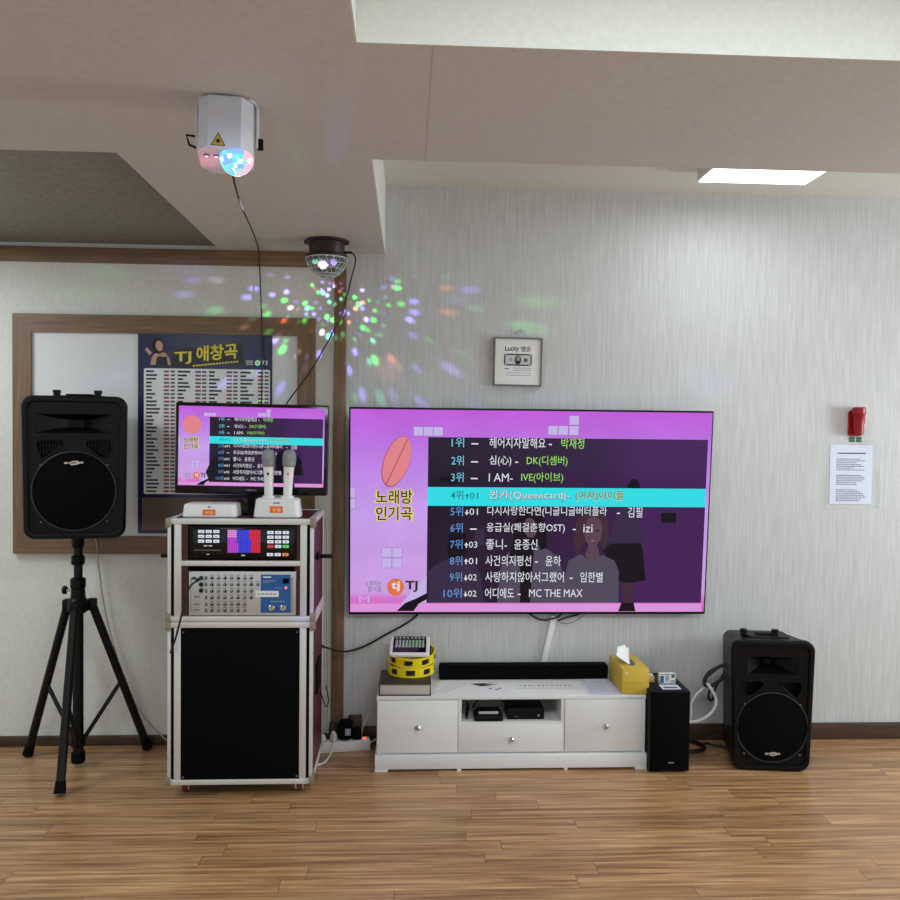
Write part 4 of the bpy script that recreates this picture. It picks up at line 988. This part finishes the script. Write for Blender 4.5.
for q in (2, 18, 36, 54, 70):
    b.tube([(.0868 * math.cos(R(q)) * math.cos(2 * math.pi * k / 36), .0868 * math.cos(R(q)) * math.sin(2 * math.pi * k / 36), -.074 - .0838 * math.sin(R(q))) for k in range(37)], .0011 if q > 2 else .002, mr_, 5)
b.build('facet_ribs', t, label='pale ribs between the dome facets')
b = MB(); b.lathe([(.05, -.07), (.05, -.085), (.03, -.10)], (0, 0, 0), M_chrome, 14)
b.lathe([(.016, -.095), (.02, -.104), (.012, -.116), (.002, -.119)], (-.012, -.022, 0), glow('lamp_pinkwhite', (1, .72, .92, 1), 2.2), 10)
b.lathe([(.010, -.09), (.013, -.098), (.006, -.106)], (.03, -.03, 0), glow('lamp_violet', (.45, .3, 1, 1), 1.6), 8); b.lathe([(.010, -.088), (.012, -.094), (.006, -.1)], (-.042, -.025, 0), glow('lamp_green', (.2, .8, .4, 1), 1.2), 8)
b.build('lamp_cluster', t, label='glowing lamp cluster')

t = thing('laser_projector', 'white laser party projector hanging from the soffit near the camera', 'party light', (-.447, 2.075, ZB), (0, 0, R(7)))
t.scale = (.86, .84, .96)
b = MB()
b.ring_loft([[(x, y, 0) for x, y in rrect(-.078, .078, -.04, .04, .02)], [(x, y, -.006) for x, y in rrect(-.078, .078, -.04, .04, .02)]], M_projw)
for s in (-1, 1): b.tube([(s * .074, 0, -.002), (s * .082, 0, -.012), (s * .083, .0, -.10)], .006, M_projw, 8); b.box(s * .083 - .003, s * .083 + .003, -.016, .016, -.112, -.01, M_projw, .002)
for x in (-.03, 0, .03): b.lathe([(.004, -.006), (.003, -.009)], (x, -.03, 0), M_inkd, 8)
b.build('bracket', t)
xf = Matrix.Translation((0, .0, -.012)) @ Matrix.Rotation(R(-13), 4, 'X')
def oc(k, z): 
    a, c, ch = .074 - k, .068 - k, .03
    return [xf @ Vector(p) for p in ((-a + ch, -c, z), (a - ch, -c, z), (a, -c + ch, z), (a, c - ch, z), (a - ch, c, z), (-a + ch, c, z), (-a, c - ch, z), (-a, -c + ch, z))]
b = MB(); b.ring_loft([oc(.003, -.006), oc(0, -.009), oc(0, -.146), oc(.003, -.149)], M_projw); hs = b.build('housing', t)
b = MB()
for s in (-1, 1): b.lathe([(.013, .083), (.015, .086), (.015, .098), (.012, .10)], (0, 0, -.10), M_black, 14, 'X') if s > 0 else b.tube([(-.082, 0, -.09), (-.112, 0, -.088), (-.104, 0, -.112), (-.086, 0, -.118)], .0035, M_black, 8)
b.build('tilt_knob', t, label='black knobs')
def T3(pts, m, bb, off=0): bb.poly([xf @ Vector(p) for p in pts], m)
b = MB(); yq = -.0686
T3([(-.036, yq, -.144), (.004, yq, -.144), (-.016, yq, -.108)], M_inkd, b); T3([(-.0325, yq - .0004, -.1422), (.0005, yq - .0004, -.1422), (-.016, yq - .0004, -.1125)], mat('warning_yellow', rgb(200, 168, 60), .5), b)
b.poly([xf @ Vector((x, yq - .0008, z)) for x, z in ellipse(-.016, -.132, .0055, .0055, 0, 12)], M_inkd); b.build('warning_label', t, label='yellow triangular warning label')
b = MB()
gb = [glow('dome_cyan', (.25, .85, 1, 1), 1.1), glow('dome_aqua', (.2, .9, .9, 1), 1.0), glow('dome_blue', (.25, .5, 1, 1), 1.1), glow('dome_white', (.85, 1, 1, 1), 1.5), glow('dome_pink', (1, .5, .6, 1), 1.2)]
n = 18; pr = [(.047 * math.cos(R(a)), -.149 - .044 * math.sin(R(a))) for a in (0, 15, 30, 45, 60, 75, 88)]
random.seed(4)
for (r0, z0), (r1, z1) in zip(pr, pr[1:]):
    for k in range(n):
        a0, a1 = 2 * math.pi * k / n, 2 * math.pi * (k + .93) / n
        q = lambda r, a, z: xf @ Vector((.030 + r * math.cos(a), -.022 + r * math.sin(a), z))
        ca = math.cos((a0 + a1) / 2)
        m = gb[4] if ca > .6 and random.random() < .8 else random.choice(gb[:4] if random.random() < .9 else gb)
        b.poly([q(r0, a0, z0), q(r0, a1, z0), q(r1, a1, z1), q(r1, a0, z1)], m)
b.build('lens_dome', t, label='glowing cyan faceted dome', angle=1)
b = MB()
for x in (-.050, -.024):
    b.bm.faces.ensure_lookup_table()
    c = xf @ Vector((x, -.03, -.1495)); b.lathe([(.008, 0), (.008, -.003), (.006, -.004)], c, M_ink, 14); b.lathe([(.0055, -.004), (.003, -.0052)], c, glow('lens_pink', (1, .75, .95, 1), 1.6), 10)
b.build('laser_lens', t, label='small pinkish laser lenses')
# ================================================================== CABLES
def cable(name, pts, r, m, label, n=8):
    b = MB(); b.tube(pts, r, m, 8, n); return tag(b.build(name), label, 'cable')
cable('projector_cable', [(-.430, 2.07, 2.10), (-.436, 2.10, 2.058), (-.512, 2.6, 2.114), (-.596, 3.2, 2.192), (-.66, 3.68, 2.232), (-.672, 3.78, 2.20), (-.663, 3.78, 2.016), (-.657, 3.775, 1.793), (-.65, 3.73, 1.567), (-.65, 3.66, 1.40), (-.65, 3.60, 1.2), (-.65, 3.58, 1.108)], .0028, M_bcable, 'thin black cable running from the laser projector down behind the monitor', 10)
cable('disco_light_cable', [(-.241, 3.56, 2.188), (-.230, 3.58, 2.16), (-.262, 3.74, 2.10), (-.282, 3.775, 2.03), (-.33, 3.775, 1.90), (-.44, 3.765, 1.70), (-.56, 3.74, 1.52), (-.63, 3.66, 1.3), (-.62, 3.60, 1.11)], .0032, M_bcable, 'thin black cable slanting from the disco light to the monitor back')
cable('speaker_cable', [(-1.36, 3.70, 1.05), (-1.392, 3.77, .98), (-1.384, 3.785, .90), (-1.376, 3.785, .80), (-1.35, 3.785, .62), (-1.306, 3.785, .439), (-1.249, 3.785, .258), (-1.173, 3.785, .13), (-1.098, 3.78, .05), (-1.03, 3.76, .006)], .003, M_cream, 'cream cable hanging from the raised loudspeaker along the left wall')
cable('tv_cable', [(-.363, 3.61, .503), (-.350, 3.64, .486), (-.276, 3.75, .438), (-.188, 3.797, .451), (-.097, 3.799, .501), (-.006, 3.80, .551), (.053, 3.801, .597), (.085, 3.802, .66)], .0045, M_bcable, 'black cable rising from the rack to the television lower left edge')
cable('hdmi_cable', [(.50, 3.80, .67), (.54, 3.80, .62), (.61, 3.796, .575), (.675, 3.79, .578), (.72, 3.796, .60), (.76, 3.80, .65)], .004, M_bcable, 'black cable drooping under the television by the white cable duct')
cable('power_cable', [(.70, 3.785, .57), (.74, 3.785, .585), (.80, 3.797, .60), (.86, 3.80, .66)], .004, M_bcable, 'short black cord leading right from the white cable duct')
cable('thin_wire', [(.69, 3.79, .575), (.73, 3.785, .555), (.79, 3.785, .575), (.85, 3.801, .62), (.87, 3.803, .66)], .0018, M_ink, 'thin grey wire looping below the television')
b = MB(); b.box(-.0135, .0135, -.016, -.001, -.28, 0, M_wplastic, .003); tag(b.build('cable_duct', None, (.684, YW, .590), (0, R(12.5), 0)), 'white cable duct slanting down the wall behind the cabinet', 'cable duct')
cable('clutter_cable', [(-.765, 3.60, 1.0965), (-.72, 3.625, 1.135), (-.70, 3.632, 1.112), (-.62, 3.635, 1.15), (-.58, 3.63, 1.112), (-.54, 3.62, 1.14), (-.50, 3.62, 1.0965)], .0035, M_bcable, 'tangled black cable on the rack top behind the receivers')
cable('rack_cable', [(-.352, 3.58, 1.06), (-.348, 3.62, .98), (-.35, 3.66, .8), (-.352, 3.70, .55), (-.350, 3.72, .35), (-.352, 3.73, .2), (-.35, 3.735, .08)], .0022, M_cream, 'thin pale cable hanging along the right side of the rack')
cable('looped_cable', [(-.366, 3.56, .32), (-.345, 3.60, .24), (-.335, 3.62, .255), (-.340, 3.62, .29), (-.347, 3.61, .33)], .0025, M_bcable, 'short dark cable looping beside the lower case')
# power strip and plugs
SA = R(9)
t = thing('power_strip', 'white power strip on the floor between the rack and the cabinet', 'power strip', (-.270, 3.725, 0), (0, 0, SA))
b = MB(); b.box(-.135, .112, -.026, .026, 0.0, .046, M_wplastic, .004); b.build('housing', t)
b = MB(); b.box(.078, .098, -.012, .012, .044, .050, glow('red_switch', (1, .2, .12, 1), .9), .002); b.build('switch', t, label='glowing red switch')
for x in (-.10, -.052, -.004, .045):
    q = MB(); q.lathe([(.018, .0455), (.018, .0475), (.016, .0477)], (x, 0, 0), M_inkl, 16); q.build('socket', t)
def on_strip(x): return (-.270 + x * math.cos(SA), 3.725 + x * math.sin(SA))
px, py = on_strip(-.052)
b = MB(); b.lathe([(.014, 0), (.016, .003), (.016, .02), (.011, .03), (.006, .04)], (0, 0, 0), M_wplastic, 16); tag(b.build('white_plug', None, (px, py, .0480)), 'white plug in the power strip beside the black adapter', 'plug')
px, py = on_strip(-.100)
b = MB(); b.lathe([(.012, 0), (.014, .003), (.014, .018), (.008, .028)], (0, 0, 0), M_wplastic, 16); tag(b.build('white_plug', None, (px, py, .0480)), 'white plug in the power strip nearest the rack', 'plug')
px, py = on_strip(.0)
t = thing('power_adapter', 'round black adapter with a pale label plugged into the power strip', 'adapter', (px, py, .0480))
b = MB(); b.lathe([(.022, 0), (.034, .008), (.034, .07), (.026, .082)], (0, 0.01, 0), M_blackm, 20); b.build('housing', t); b = MB(); b.box(.002, .026, -.0262, -.0225, .026, .056, M_inkl, .001); b.build('label_sticker', t)
b = MB(); b.box(-.02, .02, -.02, .02, 0, .045, M_blackm, .006); px, py = on_strip(.045); tag(b.build('black_plug', None, (px + .008, py + .002, .0480), (0, 0, SA)), 'square black plug in the power strip beside its red switch', 'plug')
b = MB(); b.box(-.03, .03, -.014, 0, 0, .135, M_base, .002); tag(b.build('wall_box', None, (-.229, YW - .012, .0)), 'small dark brown box standing against the wall beside the wooden post', 'box')
cable('plug_cable', [(-.325, 3.715, .085), (-.315, 3.68, .07), (-.318, 3.64, .035), (-.345, 3.57, .008), (-.40, 3.53, .006)], .0045, M_wcable, 'white cord bending from the power strip down to the floor by the rack')
cable('charger_cable', [(-.20, 3.75, .052), (-.19, 3.76, .10), (-.165, 3.775, .145), (-.142, 3.785, .15), (-.128, 3.80, .13)], .0035, M_wcable, 'pale cord arching from the power strip behind the cabinet')
cable('supply_cable', [(-.158, 3.742, .025), (-.14, 3.765, .028), (-.128, 3.785, .03)], .0045, M_wcable, 'white supply cord leaving the right end of the power strip')
cable('tangled_cable', [(-.34, 3.73, .06), (-.335, 3.745, .12), (-.315, 3.745, .11), (-.29, 3.755, .07), (-.25, 3.768, .09)], .0045, M_bcable, 'tangled black cord behind the power strip')
# by the right speaker
cable('white_speaker_cable', [(1.212, 3.62, .165), (1.25, 3.61, .158), (1.30, 3.60, .165), (1.36, 3.605, .20), (1.385, 3.62, .25), (1.365, 3.64, .30), (1.36, 3.66, .31)], .007, M_wcable, 'thick white cable curving into the floor loudspeaker')
cable('white_cable', [(1.212, 3.63, .095), (1.25, 3.63, .13), (1.28, 3.645, .17), (1.287, 3.66, .22), (1.31, 3.67, .255), (1.35, 3.68, .285), (1.38, 3.69, .30)], .006, M_wcable, 'white cable rising from behind the subwoofer to the loudspeaker back')
cable('grey_wire', [(1.205, 3.735, .33), (1.235, 3.74, .30), (1.265, 3.72, .24), (1.27, 3.70, .15), (1.25, 3.69, .06), (1.22, 3.68, .006)], .003, M_inkl, 'thin grey wire hanging from the subwoofer back')
pts = []
for k in range(40):
    a = 2 * math.pi * k / 13; pts.append((1.400 + .055 * math.cos(a) + .002 * (k % 5), 3.66 + .02 * math.sin(a) + .0006 * k, .345 + .03 * math.sin(a + .5) + .022 * math.cos(a)))
cable('coiled_cable', pts + [(1.40, 3.67, .29), (1.385, 3.665, .235), (1.365, 3.66, .25), (1.375, 3.665, .30)], .0055, M_bcable, 'coil of black cable hung behind the floor loudspeaker', 3)
pts = []
for k in range(30):
    a = 2 * math.pi * k / 15; pts.append((1.29 + .07 * math.cos(a), 3.69 + .07 * math.sin(a), .007 + .0105 * (k / 15)))
cable('floor_cable', pts + [(1.37, 3.72, .02), (1.42, 3.72, .008), (1.47, 3.70, .007)], .005, M_bcable, 'black cable coiled on the floor between subwoofer and loudspeaker', 3)
